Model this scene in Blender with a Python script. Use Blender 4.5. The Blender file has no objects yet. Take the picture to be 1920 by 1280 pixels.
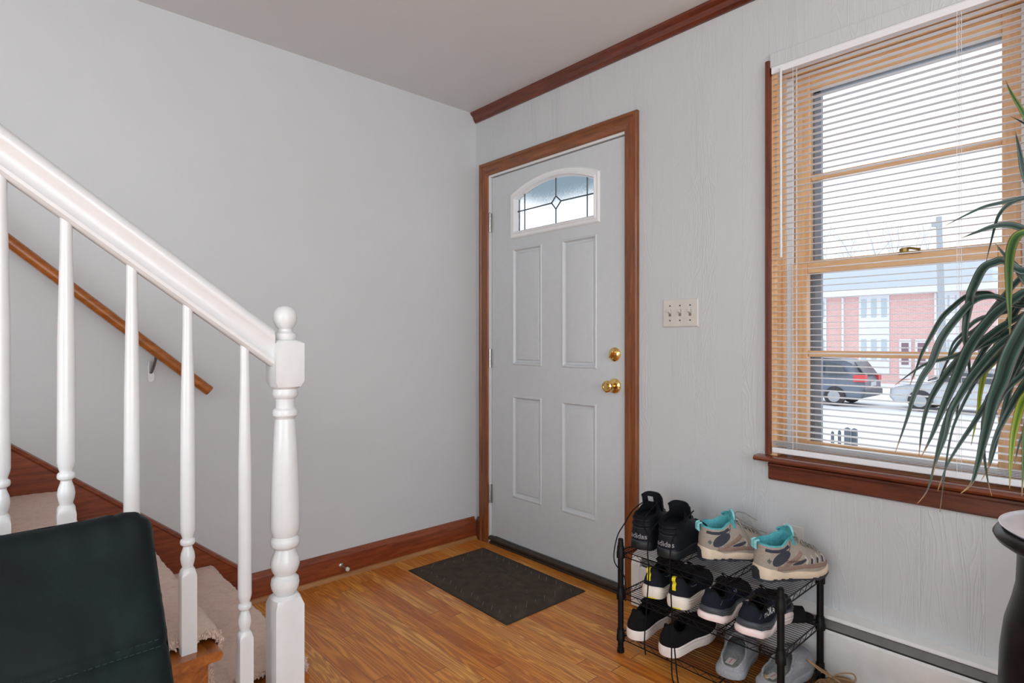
import bpy, bmesh, math, random
from mathutils import Vector, Matrix
from mathutils.bvhtree import BVHTree
R = math.radians
random.seed(7)
scn = bpy.context.scene
COL = scn.collection

# ------------------------------------------------------------------ camera
F = 1088.0
AZ = R(47.7)
FX, FY = math.cos(AZ), math.sin(AZ)
CAM = Vector((-2.096, -2.610, 1.125))
cam = bpy.data.cameras.new('camera')
cam.sensor_width = 36
cam.lens = F / 1920 * 36
cam.clip_start = .02
cam.clip_end = 400
cam_o = bpy.data.objects.new('camera', cam)
COL.objects.link(cam_o)
cam_o.location = CAM
cam_o.rotation_euler = (R(90), 0, AZ - R(90))
scn.camera = cam_o

def ray(px, py):                     # measured from the photo: direction per metre of depth
    s = (px - 960) / F
    return Vector((FX + s * FY, FY - s * FX, (640 - py) / F))
def onX(px, py, x=0.0):
    v = ray(px, py); return CAM + v * ((x - CAM.x) / v.x)
def onY(px, py, y=0.0):
    v = ray(px, py); return CAM + v * ((y - CAM.y) / v.y)
def onD(px, py, t):
    return CAM + ray(px, py) * t

# ------------------------------------------------------------------ object helpers
def link(name, me, mat=None, parent=None, smooth=False, bevel=0, auto=True):
    o = bpy.data.objects.new(name, me)
    COL.objects.link(o)
    if mat:
        for m in (mat if isinstance(mat, (list, tuple)) else [mat]):
            me.materials.append(m)
    if parent: o.parent = parent
    if smooth:
        me.polygons.foreach_set('use_smooth', [True] * len(me.polygons))
        if auto:
            try: me.set_sharp_from_angle(angle=R(smooth if smooth > 1 else 40))
            except Exception: pass
    if bevel:
        b = o.modifiers.new('bevel', 'BEVEL'); b.width = bevel; b.segments = 2
        b.limit_method = 'ANGLE'; b.angle_limit = R(35)
    return o
def tag(o, label=None, cat=None, group=None, kind=None):
    if label: o['label'] = label
    if cat: o['category'] = cat
    if group: o['group'] = group
    if kind: o['kind'] = kind
    return o
def empty(name, loc=(0, 0, 0), rz=0.0):
    o = bpy.data.objects.new(name, None); COL.objects.link(o)
    o.empty_display_size = .05
    o.location = loc; o.rotation_euler = (0, 0, rz)
    return o

class MB:
    def __init__(s): s.v = []; s.f = []; s.mi = []; s.uv = None
    def add(s, vs, fs, mi=0):
        n = len(s.v); s.v += [tuple(p) for p in vs]
        s.f += [tuple(i + n for i in f) for f in fs]; s.mi += [mi] * len(fs)
        return s
    def box(s, a, b, mi=0, M=None):
        x0, x1 = sorted((a[0], b[0])); y0, y1 = sorted((a[1], b[1])); z0, z1 = sorted((a[2], b[2]))
        vs = [Vector((x, y, z)) for z in (z0, z1) for x, y in ((x0, y0), (x1, y0), (x1, y1), (x0, y1))]
        if M: vs = [M @ v for v in vs]
        return s.add(vs, [(3, 2, 1, 0), (4, 5, 6, 7), (0, 1, 5, 4), (1, 2, 6, 5), (2, 3, 7, 6), (3, 0, 4, 7)], mi)
    def tube(s, pts, r, n=8, mi=0, closed=False, cap=True, flat=1.0):
        pts = [Vector(p) for p in pts]; m = len(pts)
        rs = r if isinstance(r, (list, tuple)) else [r] * m
        up = None; vs = []; 
        for i, p in enumerate(pts):
            if closed: t = pts[(i + 1) % m] - pts[i - 1]
            else: t = pts[min(i + 1, m - 1)] - pts[max(i - 1, 0)]
            if t.length < 1e-9: t = Vector((0, 0, 1))
            t.normalize()
            if up is None:
                up = Vector((0, 0, 1)) if abs(t.z) < .9 else Vector((1, 0, 0))
            a = up - t * up.dot(t)
            if a.length < 1e-5: a = Vector((1, .3, .1)) - t * t.dot(Vector((1, .3, .1)))
            a.normalize(); up = a; b = t.cross(a)
            for k in range(n):
                w = 2 * math.pi * k / n
                vs.append(p + (a * math.cos(w) * flat + b * math.sin(w)) * rs[i])
        fs = []
        for i in range(m if closed else m - 1):
            j = (i + 1) % m
            for k in range(n):
                l = (k + 1) % n
                fs.append((i * n + k, i * n + l, j * n + l, j * n + k))
        if cap and not closed:
            fs.append(tuple(range(n - 1, -1, -1))); fs.append(tuple((m - 1) * n + k for k in range(n)))
        return s.add(vs, fs, mi)
    def lathe(s, prof, c=(0, 0, 0), n=24, mi=0, axis='z', cap=True):
        vs = []; fs = []; c = Vector(c)
        for r, h in prof:
            for k in range(n):
                w = 2 * math.pi * k / n
                x, y = r * math.cos(w), r * math.sin(w)
                if axis == 'z': q = Vector((x, y, h))
                elif axis == 'x': q = Vector((h, x, y))
                else: q = Vector((x, h, y))
                vs.append(c + q)
        for i in range(len(prof) - 1):
            for k in range(n):
                l = (k + 1) % n
                fs.append((i * n + k, i * n + l, (i + 1) * n + l, (i + 1) * n + k))
        if cap:
            fs.append(tuple(range(n - 1, -1, -1))); m = (len(prof) - 1) * n
            fs.append(tuple(m + k for k in range(n)))
        return s.add(vs, fs, mi)
    def prism(s, poly, vec, mi=0):
        """closed outline (3-D points) pushed along vec"""
        n = len(poly); vec = Vector(vec); p = [Vector(q) for q in poly]
        vs = p + [q + vec for q in p]
        fs = [tuple(range(n - 1, -1, -1)), tuple(range(n, 2 * n))]
        fs += [(i, (i + 1) % n, n + (i + 1) % n, n + i) for i in range(n)]
        return s.add(vs, fs, mi)
    def sweep(s, prof, pts, side, up, mi=0):
        """profile of (a,b) swept straight between pts; side/up are unit vectors"""
        side = Vector(side); up = Vector(up); n = len(prof); vs = []
        for p in pts:
            vs += [Vector(p) + side * a + up * b for a, b in prof]
        fs = []
        for i in range(len(pts) - 1):
            fs += [(i * n + k, i * n + (k + 1) % n, (i + 1) * n + (k + 1) % n, (i + 1) * n + k) for k in range(n)]
        fs.append(tuple(range(n - 1, -1, -1))); fs.append(tuple((len(pts) - 1) * n + k for k in range(n)))
        return s.add(vs, fs, mi)
    def grid(s, rows, mi=0, closed=False):
        n = len(rows[0]); vs = [p for r in rows for p in r]; fs = []
        for i in range(len(rows) - 1):
            for k in range(n if closed else n - 1):
                l = (k + 1) % n
                fs.append((i * n + k, i * n + l, (i + 1) * n + l, (i + 1) * n + k))
        return s.add(vs, fs, mi)
    def mesh(s, name, fix=True):
        me = bpy.data.meshes.new(name); me.from_pydata(s.v, [], s.f)
        if any(s.mi): me.polygons.foreach_set('material_index', s.mi)
        if fix:
            bm = bmesh.new(); bm.from_mesh(me); bmesh.ops.recalc_face_normals(bm, faces=bm.faces); bm.to_mesh(me); bm.free()
        me.update(); return me
    def build(s, name, mat, parent=None, smooth=False, bevel=0, fix=True):
        return link(name, s.mesh(name, fix), mat, parent, smooth, bevel)

# ------------------------------------------------------------------ materials
def srgb(r, g, b):
    f = lambda c: (c / 255 / 12.92) if c / 255 <= .04045 else ((c / 255 + .055) / 1.055) ** 2.4
    return (f(r), f(g), f(b), 1)
class NT:
    def __init__(s, name):
        s.m = bpy.data.materials.new(name); s.m.use_nodes = True
        s.t = s.m.node_tree; s.p = s.t.nodes['Principled BSDF']; s.out = s.t.nodes['Material Output']
    def n(s, typ, **kw):
        x = s.t.nodes.new(typ)
        for k, v in kw.items():
            if k in x.inputs.keys() if not isinstance(k, int) else False: x.inputs[k].default_value = v
            else: setattr(x, k, v)
        return x
    def l(s, a, b): s.t.links.new(a, b)
    def set(s, **kw):
        for k, v in kw.items(): s.p.inputs[k.replace('_', ' ')].default_value = v
        return s
    def coord(s, scale=(1, 1, 1), loc=(0, 0, 0), src='Object'):
        tc = s.n('ShaderNodeTexCoord'); mp = s.n('ShaderNodeMapping')
        mp.inputs['Scale'].default_value = scale; mp.inputs['Location'].default_value = loc
        s.l(tc.outputs[src], mp.inputs['Vector']); return mp.outputs[0]
    def noise(s, vec, scale, detail=4, rough=.5, dist=0):
        x = s.n('ShaderNodeTexNoise'); x.inputs['Scale'].default_value = scale; x.inputs['Detail'].default_value = detail
        x.inputs['Roughness'].default_value = rough; x.inputs['Distortion'].default_value = dist
        if vec: s.l(vec, x.inputs['Vector'])
        return x.outputs[0]
    def ramp(s, fac, stops, interp='LINEAR'):
        x = s.n('ShaderNodeValToRGB'); cr = x.color_ramp; cr.interpolation = interp
        while len(cr.elements) < len(stops): cr.elements.new(.5)
        for e, (p, c) in zip(cr.elements, stops): e.position = p; e.color = c
        s.l(fac, x.inputs[0]); return x.outputs[0]
    def math(s, op, a, b=None, c=None, clamp=False):
        x = s.n('ShaderNodeMath'); x.operation = op; x.use_clamp = clamp
        for i, q in enumerate((a, b, c)):
            if q is None: continue
            if isinstance(q, (int, float)): x.inputs[i].default_value = q
            else: s.l(q, x.inputs[i])
        return x.outputs[0]
    def mix(s, fac, a, b, mode='MIX'):
        x = s.n('ShaderNodeMix'); x.data_type = 'RGBA'; x.blend_type = mode
        for i, q in ((0, fac), (6, a), (7, b)):
            if isinstance(q, (int, float, tuple)): x.inputs[i].default_value = q
            else: s.l(q, x.inputs[i])
        return x.outputs[2]
    def bump(s, h, strength=.3, dist=.01, prev=None):
        x = s.n('ShaderNodeBump'); x.inputs['Strength'].default_value = strength; x.inputs['Distance'].default_value = dist
        s.l(h, x.inputs['Height'])
        if prev: s.l(prev, x.inputs['Normal'])
        s.l(x.outputs[0], s.p.inputs['Normal']); return x.outputs[0]

def plain(name, col, rough=.5, metal=0, var=.06, scale=30, bump=0, bscale=200, **kw):
    k = NT(name)
    n = k.noise(k.coord(), scale, 3)
    d = tuple(max(0, c * (1 - var)) for c in col[:3]) + (1,); u = tuple(min(1, c * (1 + var)) for c in col[:3]) + (1,)
    k.l(k.ramp(n, [(.3, d), (.7, u)]), k.p.inputs['Base Color'])
    k.set(Roughness=rough, Metallic=metal, **kw)
    if bump: k.bump(k.noise(k.coord(), bscale, 3), bump, .002)
    return k.m

def wood(name, dark, light, rough=.35, axis='x', scale=1.0, coat=.3, bump=.08):
    k = NT(name)
    sc = {'x': (1.6, 18, 18), 'y': (18, 1.6, 18), 'z': (18, 18, 1.6)}[axis]
    v = k.coord(tuple(a * scale for a in sc))
    n1 = k.noise(v, 3, 6, .6, .6); n2 = k.noise(v, 22, 3, .6)
    f = k.math('ADD', k.math('MULTIPLY', n1, .75), k.math('MULTIPLY', n2, .25))
    k.l(k.ramp(f, [(.32, dark), (.68, light)]), k.p.inputs['Base Color'])
    k.set(Roughness=rough, Coat_Weight=coat, Coat_Roughness=.2)
    k.bump(n2, bump, .002)
    return k.m

M = {}
M['plaster'] = None
def mk_plaster(name, col):
    k = NT(name); v = k.coord()
    n1 = k.noise(v, 55, 4, .6); n2 = k.noise(v, 7, 3, .5)
    h = k.math('ADD', k.math('MULTIPLY', n1, .35), n2)
    k.l(k.ramp(n2, [(.3, tuple(c * .98 for c in col[:3]) + (1,)), (.7, col)]), k.p.inputs['Base Color'])
    k.set(Roughness=.38); k.bump(h, .10, .012)
    return k.m
WCOL = (.66, .685, .70, 1)
M['plaster'] = mk_plaster('painted_plaster', WCOL)
M['ceiling'] = mk_plaster('ceiling_paint', (.72, .735, .745, 1))

def mk_panel():
    k = NT('embossed_panelling')
    tc = k.n('ShaderNodeTexCoord'); sp = k.n('ShaderNodeSeparateXYZ'); k.l(tc.outputs['Object'], sp.inputs[0])
    y, z = sp.outputs[1], sp.outputs[2]
    grooves = [-1.078, -1.19, -1.282, -1.481, -1.583, -1.683, -1.892, -2.042, -2.142, -2.295, -2.395, -2.6, -.3, -.4, -.6, -.8]
    tot = None; idx = None
    for g in grooves:
        d = k.math('ABSOLUTE', k.math('SUBTRACT', y, g))
        q = k.math('SUBTRACT', 1.0, k.math('DIVIDE', d, .0022), clamp=True)
        tot = q if tot is None else k.math('ADD', tot, q)
        st = k.math('GREATER_THAN', y, g)
        idx = st if idx is None else k.math('ADD', idx, st)
    cb = k.n('ShaderNodeCombineXYZ')
    k.l(k.math('MULTIPLY', idx, 3.7), cb.inputs[0]); k.l(y, cb.inputs[1]); k.l(k.math('MULTIPLY', z, .16), cb.inputs[2])
    # cathedral grain: contour lines of a stretched smooth field
    f = k.noise(cb.outputs[0], 9.0, 3.0, .5, .7)
    f2 = k.math('SINE', k.math('MULTIPLY', f, 170.0))
    f3 = k.math('POWER', k.math('MULTIPLY', k.math('ADD', f2, 1.0), .5), 4.0)
    mk = k.noise(cb.outputs[0], 3.0, 2, .5)
    mk2 = k.math('MULTIPLY', k.math('SUBTRACT', mk, .40), 4.0, clamp=True)
    grain = k.math('MULTIPLY', f3, mk2)
    fine = k.noise(cb.outputs[0], 90, 2, .5)
    h = k.math('SUBTRACT', k.math('ADD', k.math('MULTIPLY', grain, .8), k.math('MULTIPLY', fine, .22)), k.math('MULTIPLY', tot, .5))
    k.p.inputs['Base Color'].default_value = (.585, .61, .62, 1)
    k.set(Roughness=.42); k.bump(h, .62, .0013)
    return k.m
M['panel'] = mk_panel()

def mk_floor():
    k = NT('oak_strip_floor')
    tc = k.n('ShaderNodeTexCoord'); sp = k.n('ShaderNodeSeparateXYZ'); k.l(tc.outputs['Object'], sp.inputs[0])
    x, y = sp.outputs[0], sp.outputs[1]
    W = .0572
    u = k.math('DIVIDE', x, W); row = k.math('FLOOR', u); fu = k.math('FRACT', u)
    wn = k.n('ShaderNodeTexWhiteNoise', noise_dimensions='1D'); k.l(row, wn.inputs['W'])
    yy = k.math('DIVIDE', k.math('ADD', y, k.math('MULTIPLY', wn.outputs[0], 5.0)), .95)
    seg = k.math('FLOOR', yy); fs = k.math('FRACT', yy)
    cb = k.n('ShaderNodeCombineXYZ'); k.l(row, cb.inputs[0]); k.l(seg, cb.inputs[1])
    w2 = k.n('ShaderNodeTexWhiteNoise', noise_dimensions='2D'); k.l(cb.outputs[0], w2.inputs['Vector'])
    rnd = w2.outputs[0]
    gv = k.n('ShaderNodeCombineXYZ'); k.l(k.math('MULTIPLY', x, 9.0), gv.inputs[0]); k.l(k.math('ADD', k.math('MULTIPLY', y, .55), k.math('MULTIPLY', rnd, 37.0)), gv.inputs[1]); k.l(k.math('MULTIPLY', rnd, 91.0), gv.inputs[2])
    a = k.noise(gv.outputs[0], 2.2, 2.0, .5, .5)
    rings = k.math('POWER', k.math('MULTIPLY', k.math('ADD', k.math('SINE', k.math('MULTIPLY', a, 75.0)), 1.0), .5), 1.6)
    fv = k.n('ShaderNodeCombineXYZ'); k.l(k.math('MULTIPLY', x, 1.0), fv.inputs[0]); k.l(k.math('MULTIPLY', y, .03), fv.inputs[1]); k.l(rnd, fv.inputs[2])
    fine = k.noise(fv.outputs[0], 420, 3, .6)
    base = k.ramp(rnd, [(0, srgb(200, 114, 36)), (.25, srgb(228, 146, 56)), (.5, srgb(240, 162, 68)), (.75, srgb(248, 184, 94)), (1, srgb(214, 126, 46))])
    g = k.math('ADD', k.math('MULTIPLY', rings, .62), k.math('MULTIPLY', fine, .38))
    col = k.mix(k.math('MULTIPLY', k.math('SUBTRACT', 1.0, g), .78), base, srgb(150, 70, 16))
    col = k.mix(k.ramp(k.noise(tc.outputs['Object'], 2.2, 3), [(.45, (0, 0, 0, 1)), (.75, (.35, .35, .35, 1))]), col, srgb(176, 96, 36))
    gap = k.math('MAXIMUM', k.math('LESS_THAN', fu, .022), k.math('LESS_THAN', fs, .0022))
    col = k.mix(gap, col, srgb(74, 36, 12))
    k.l(col, k.p.inputs['Base Color'])
    k.l(k.math('ADD', .26, k.math('MULTIPLY', fine, .14)), k.p.inputs['Roughness'])
    k.set(Coat_Weight=.12, Coat_Roughness=.22)
    k.bump(k.math('SUBTRACT', k.math('MULTIPLY', g, .12), gap), .25, .0012)
    return k.m
M['floor'] = mk_floor()
M['white'] = plain('white_gloss_paint', (.74, .755, .76, 1), .22, var=.015, bump=.05, bscale=60)
M['door'] = plain('door_paint', (.60, .635, .655, 1), .34, var=.02, bump=.04, bscale=90)
M['vinyl'] = plain('white_vinyl', (.82, .83, .84, 1), .35, var=.01)
M['redwood'] = wood('mahogany_stained_trim', srgb(100, 38, 14), srgb(154, 76, 38), .3, 'x')
M['redwood_y'] = wood('mahogany_stained_trim_along', srgb(66, 24, 10), srgb(118, 56, 30), .3, 'y')
M['redwood_z'] = wood('mahogany_stained_side_trim', srgb(72, 26, 10), srgb(122, 58, 30), .3, 'z')
M['casing'] = wood('brown_stained_casing', srgb(98, 48, 18), srgb(150, 86, 42), .32, 'z')
M['casing_y'] = wood('brown_stained_head_casing', srgb(98, 50, 20), srgb(150, 90, 46), .32, 'y')
M['crown'] = wood('dark_red_crown_wood', srgb(66, 22, 8), srgb(122, 52, 22), .3, 'y')
M['cutwood'] = wood('raw_shoe_moulding', srgb(140, 92, 48), srgb(184, 130, 78), .5, 'x')
M['sill'] = wood('sunlit_mahogany_sill', srgb(84, 32, 14), srgb(136, 68, 38), .25, 'y', coat=1.0)
M['honey'] = wood('honey_varnished_handrail', srgb(138, 72, 16), srgb(184, 108, 40), .25, 'x')
M['treadwood'] = wood('varnished_tread_wood', srgb(124, 62, 18), srgb(186, 112, 50), .28, 'y')
M['pine'] = wood('varnished_window_pine', srgb(220, 164, 112), srgb(246, 206, 160), .35, 'z', bump=.04)
M['pine_y'] = wood('varnished_window_pine_rail', srgb(218, 162, 110), srgb(244, 204, 158), .35, 'y', bump=.04)
M['brass'] = plain('polished_brass', (.83, .58, .22, 1), .14, 1, var=.03)
M['steel'] = plain('brushed_steel', (.55, .54, .52, 1), .32, 1)
M['darksteel'] = plain('dark_zinc', (.22, .22, .22, 1), .35, .9)
M['threshold'] = plain('dark_threshold_rubber', srgb(56, 46, 38), .55, var=.2)
M['stormgrey'] = plain('grey_storm_frame', srgb(140, 150, 162), .5)
M['blind'] = plain('white_blind_slats', (.83, .845, .87, 1), .35, var=.01)
M['wire'] = plain('black_coated_wire', (.005, .005, .006, 1), .4, 0, var=.1, Specular_IOR_Level=.3)
M['post'] = plain('black_plastic_sleeve', (.005, .005, .005, 1), .45, 0, var=.1, bump=.15, bscale=120, Specular_IOR_Level=.2)
M['plate'] = plain('ivory_switch_plate', srgb(208, 206, 200), .35, var=.02)
M['screwdark'] = plain('dark_screw_head', (.05, .05, .05, 1), .4, .6)
M['heater'] = plain('heater_enamel', srgb(232, 232, 230), .38, var=.03)
M['heatergap'] = plain('heater_damper_grey', srgb(112, 112, 110), .5, var=.12)

def mk_carpet():
    k = NT('beige_pile_carpet'); v = k.coord()
    n = k.noise(v, 420, 2, .7); n2 = k.noise(v, 60, 3, .6); n3 = k.noise(v, 9, 3)
    f = k.math('ADD', k.math('MULTIPLY', n, .5), k.math('ADD', k.math('MULTIPLY', n2, .3), k.math('MULTIPLY', n3, .2)))
    k.l(k.ramp(f, [(.32, srgb(206, 168, 148)), (.5, srgb(240, 208, 190)), (.68, srgb(250, 228, 214))]), k.p.inputs['Base Color'])
    k.set(Roughness=.95, Sheen_Weight=.4); k.bump(f, .9, .008)
    return k.m
M['carpet'] = mk_carpet()

def mk_mat():
    k = NT('ribbed_brown_mat'); v = k.coord()
    sp = k.n('ShaderNodeSeparateXYZ'); tc = k.n('ShaderNodeTexCoord'); k.l(tc.outputs['Object'], sp.inputs[0])
    n = k.noise(v, 600, 2, .7); n2 = k.noise(v, 22, 3)
    f = k.math('ADD', k.math('MULTIPLY', n, .6), k.math('MULTIPLY', n2, .4))
    k.l(k.ramp(f, [(.3, srgb(40, 32, 26)), (.55, srgb(72, 60, 49)), (.75, srgb(104, 90, 76))]), k.p.inputs['Base Color'])
    k.set(Roughness=.95); k.bump(f, .8, .004)
    return k.m
M['mat'] = mk_mat()
M['matrubber'] = plain('mat_rubber_edge', srgb(44, 38, 34), .7)
M['matline'] = plain('dusty_mat_groove', srgb(120, 112, 102), .9, var=.2)

def fabric(name, dark, light, scale=300, rough=.9, bump=.4, sheen=0.0):
    k = NT(name); v = k.coord(); n = k.noise(v, scale, 3, .7); n2 = k.noise(v, 14, 3)
    f = k.math('ADD', k.math('MULTIPLY', n, .6), k.math('MULTIPLY', n2, .4))
    k.l(k.ramp(f, [(.3, dark), (.7, light)]), k.p.inputs['Base Color'])
    k.set(Roughness=rough, Sheen_Weight=sheen, Specular_IOR_Level=.2); k.bump(n, bump, .002)
    return k.m
def mk_velvet():
    k = NT('dark_green_velvet'); v = k.coord()
    n = k.noise(v, 500, 2, .7); n2 = k.noise(v, 6, 4, .6, .6); n3 = k.noise(v, 30, 3, .6)
    f = k.math('ADD', k.math('MULTIPLY', n2, .7), k.math('MULTIPLY', n, .3))
    k.l(k.ramp(f, [(.3, srgb(2, 9, 12)), (.5, srgb(4, 20, 23)), (.72, srgb(16, 40, 40))]), k.p.inputs['Base Color'])
    k.set(Roughness=.7, Sheen_Weight=.06, Sheen_Roughness=.35, Specular_IOR_Level=.25); k.p.inputs['Sheen Tint'].default_value = (.16, .32, .34, 1)
    b = k.bump(n3, .25, .004); return k.m
M['velvet'] = mk_velvet()
M['thread'] = plain('dark_teal_thread', srgb(26, 44, 46), .7)

def mk_glass(name, tint=(1, 1, 1, 1), gloss=.06, wob=0):
    k = NT(name); t = k.n('ShaderNodeBsdfTransparent'); t.inputs[0].default_value = tint
    g = k.n('ShaderNodeBsdfGlossy'); g.inputs['Roughness'].default_value = .02
    mx = k.n('ShaderNodeMixShader'); fr = k.n('ShaderNodeFresnel'); fr.inputs[0].default_value = 1.45
    k.l(k.math('MULTIPLY', fr.outputs[0], gloss * 10, clamp=True), mx.inputs[0]); k.l(t.outputs[0], mx.inputs[1]); k.l(g.outputs[0], mx.inputs[2])
    k.l(mx.outputs[0], k.out.inputs[0]); return k.m
M['glass'] = mk_glass('window_glass')
def mk_obscure():
    k = NT('textured_door_glass'); v = k.coord((1, 60, 3))
    k.set(Roughness=.04, IOR=1.12, Transmission_Weight=1.0); k.p.inputs['Base Color'].default_value = (.98, 1, 1, 1)
    k.bump(k.noise(v, 6, 4, .7), .3, .003); return k.m
M['obscure'] = mk_obscure()
M['lead'] = plain('grey_lead_came', srgb(84, 92, 98), .4, .5)

# ------------------------------------------------------------------ room shell
ZC = 2.43
XL, YB = -5.6, -5.2
def struct(name, mb, mat, parent=None, **kw):
    o = mb.build(name, mat, parent, **kw)
    if not parent: o['kind'] = 'structure'
    return o
struct('floor', MB().box((XL, YB, -.12), (.0, .0, 0)), M['floor'])
struct('ceiling', MB().box((XL - .12, YB - .12, ZC), (.13, .12, ZC + .15)), M['ceiling'])
struct('wall_left', MB().box((XL - .12, 0, -.3), (.13, .12, ZC)), M['plaster'])
# door wall (x=0) with door and window openings
DY0, DY1, DZ1 = -.122, -1.062, 2.058           # rough opening of the door
WY0, WY1, WZ0, WZ1 = -1.695, -2.412, .705, 2.105
wb = MB(); T = .13
def wseg(y0, y1, z0, z1): wb.box((0, y0, z0), (T, y1, z1))
wseg(0, DY0, -.3, ZC); wseg(DY0, DY1, DZ1, ZC); wseg(DY0, DY1, -.3, 0)
wseg(DY1, WY0, -.3, ZC); wseg(WY0, WY1, WZ1, ZC); wseg(WY0, WY1, -.3, WZ0)
wseg(WY1, YB - .12, -.3, ZC)
bmw = wb.mesh('wall_right'); 
ow = link('wall_right', bmw, M['panel']); ow['kind'] = 'structure'
# far sides of the room, behind the camera, each with a large opening added for a fill lamp
def wall_open(name, axis, c, a0, a1, o0, o1, z0, z1):
    m = MB()
    def seg(p, q, u, v):
        if axis == 'y': m.box((p, c, u), (q, c - .12, v))
        else: m.box((c, p, u), (c - .12, q, v))
    seg(a0, o0, -.12, ZC); seg(o1, a1, -.12, ZC); seg(o0, o1, -.12, z0); seg(o0, o1, z1, ZC)
    struct(name, m, M['plaster'])
wall_open('wall_back', 'y', YB, XL - .12, 0, -3.6, -.9, .5, 2.25)
wall_open('wall_far', 'x', XL, YB, 0, -4.2, -1.5, .5, 2.25)

# crown trim on the door wall
cp = [(0, 0), (-.010, 0), (-.014, .008), (-.020, .012), (-.026, .030), (-.040, .040), (-.044, .047), (-.044, .052), (0, .052)]
struct('trim_1', MB().sweep(cp, [(0, -.0005, ZC - .052), (0, YB, ZC - .052)], (1, 0, 0), (0, 0, 1)), M['crown'], smooth=30)
# baseboards
bp = [(0, 0), (-.018, 0), (-.018, .098), (-.014, .108), (-.010, .112), (-.006, .122), (0, .124)]
m = MB().sweep(bp, [(-1.262, -.0, 0), (-.018, -.0, 0)], (0, 1, 0), (0, 0, 1))
bl = struct('baseboard_left', m, M['redwood'], smooth=30)
m = MB(); sh = [(-.018, 0)] + [(-.018 - .013 * math.cos(a), .019 * math.sin(a)) for a in [R(q) for q in (0, 30, 60, 90)]]
m.sweep(sh, [(-1.262, 0, 0), (-.012, 0, 0)], (0, 1, 0), (0, 0, 1))
m.build('shoe_moulding', M['cutwood'], bl, smooth=30)
m = MB().sweep(bp, [(-.0, -.0185, 0), (-.0, -.047, 0)], (1, 0, 0), (0, 0, 1))
struct('baseboard_right', m, M['redwood_y'], smooth=30)

# ------------------------------------------------------------------ front door
door = empty('door_1', (0, 0, 0)); tag(door, 'white six-panel front door with an arched light and brass hardware', None, kind='structure')
def casing_piece(name, pts_a, pts_b, mat):
    m = MB(); n = len(pts_a)
    m.v = [tuple(p) for p in pts_a + pts_b]
    m.f = [(i, (i + 1) % n, n + (i + 1) % n, n + i) for i in range(n)] + [tuple(range(n)), tuple(range(2 * n - 1, n - 1, -1))]
    m.mi = [0] * len(m.f)
    return m.build(name, mat, door, smooth=30)
cprof = [(0, 0), (0, -.009), (.004, -.013), (.016, -.013), (.020, -.015), (.044, -.019), (.050, -.017), (.054, -.022), (.066, -.022), (.071, -.018), (.071, 0)]
iy0, iy1, iz = -.119, -1.053, 2.053
L_ = lambda d, x, z=None: Vector((x, iy0 + d, (iz + d) if z is None else z))
Rr = lambda d, x, z=None: Vector((x, iy1 - d, (iz + d) if z is None else z))
casing_piece('side_casing', [L_(d, x, 0) for d, x in cprof], [L_(d, x) for d, x in cprof], M['casing'])
casing_piece('side_casing', [Rr(d, x, 0) for d, x in cprof], [Rr(d, x) for d, x in cprof], M['casing'])
casing_piece('head_casing', [L_(d, x) for d, x in cprof], [Rr(d, x) for d, x in cprof], M['casing_y'])
m = MB()
m.box((-.006, iy0, 0), (T, iy0 - .012, 2.05)); m.box((-.002, iy1, 0), (T, iy1 + .002, 2.05)); m.box((-.004, iy0, 2.041), (T, iy1, 2.053))
m.box((.05, iy0 - .012, 0), (.09, iy0 - .028, 2.041)); m.box((.05, iy1 + .002, 0), (.09, iy1 + .018, 2.041))
m.build('door_jamb', M['white'], door)
m = MB().box((-.012, iy0 - .012, 0), (T, iy1 + .002, .012)).box((-.004, iy0 - .012, .012), (T, iy1 + .002, .03))
m.sweep([(0, 0), (0, .012), (-.008, .018), (-.022, .018), (-.03, .008), (-.03, 0)], [(.01, iy0 - .012, .026), (.01, iy1 + .002, .026)], (1, 0, 0), (0, 0, 1))
m.build('threshold', M['threshold'], door, smooth=30)
# slab with arched light opening: front skin as a grid minus opening
SY0, SY1, SZ0, SZ1, SX = -.136, -1.048, .046, 2.036, .006
gy0, gy1, gz0, gzs, gzp = -.330, -.868, 1.712, 1.883, 1.944     # glass opening: shoulders and peak
def arch(y, z0s, zp, a, b):
    u = (y - (a + b) / 2) / ((b - a) / 2)
    h = zp - z0s; half = abs(b - a) / 2; Rad = (half * half + h * h) / (2 * h)
    return zp - Rad + math.sqrt(max(0, Rad * Rad - (u * half) ** 2))
# opening for frame insert (a little larger than the glass)
oy0, oy1, oz0, ozs, ozp = -.318, -.880, 1.700, 1.892, 1.953
N = 24
arcpts = [(oy0 + (oy1 - oy0) * i / N, arch(oy0 + (oy1 - oy0) * i / N, ozs, ozp, oy0, oy1)) for i in range(N + 1)]
sl = MB()
def slab_piece(poly): sl.prism([(SX, y, z) for y, z in poly], (.044, 0, 0))
# panels recessed: four panels modelled as separate frames in the skin
PAN = [(-.305, -.526, .999, 1.624), (-.664, -.885, .998, 1.624), (-.303, -.524, .289, .836), (-.661, -.883, .289, .834)]
ys = sorted({SY0, SY1, oy0, oy1} | {p[0] for p in PAN} | {p[1] for p in PAN}, reverse=True)
zs = sorted({SZ0, SZ1, oz0} | {p[2] for p in PAN} | {p[3] for p in PAN})
def is_panel(y, z): return any(p[1] < y < p[0] and p[2] < z < p[3] for p in PAN)
for i in range(len(ys) - 1):
    for j in range(len(zs) - 1):
        yc, zc = (ys[i] + ys[i + 1]) / 2, (zs[j] + zs[j + 1]) / 2
        if zc > oz0 or is_panel(yc, zc): continue
        sl.add([(SX, ys[i], zs[j]), (SX, ys[i + 1], zs[j]), (SX, ys[i + 1], zs[j + 1]), (SX, ys[i], zs[j + 1])], [(0, 1, 2, 3)])
sl.add([(SX, SY0, oz0), (SX, oy0, oz0), (SX, oy0, SZ1), (SX, SY0, SZ1)], [(0, 1, 2, 3)])
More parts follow.
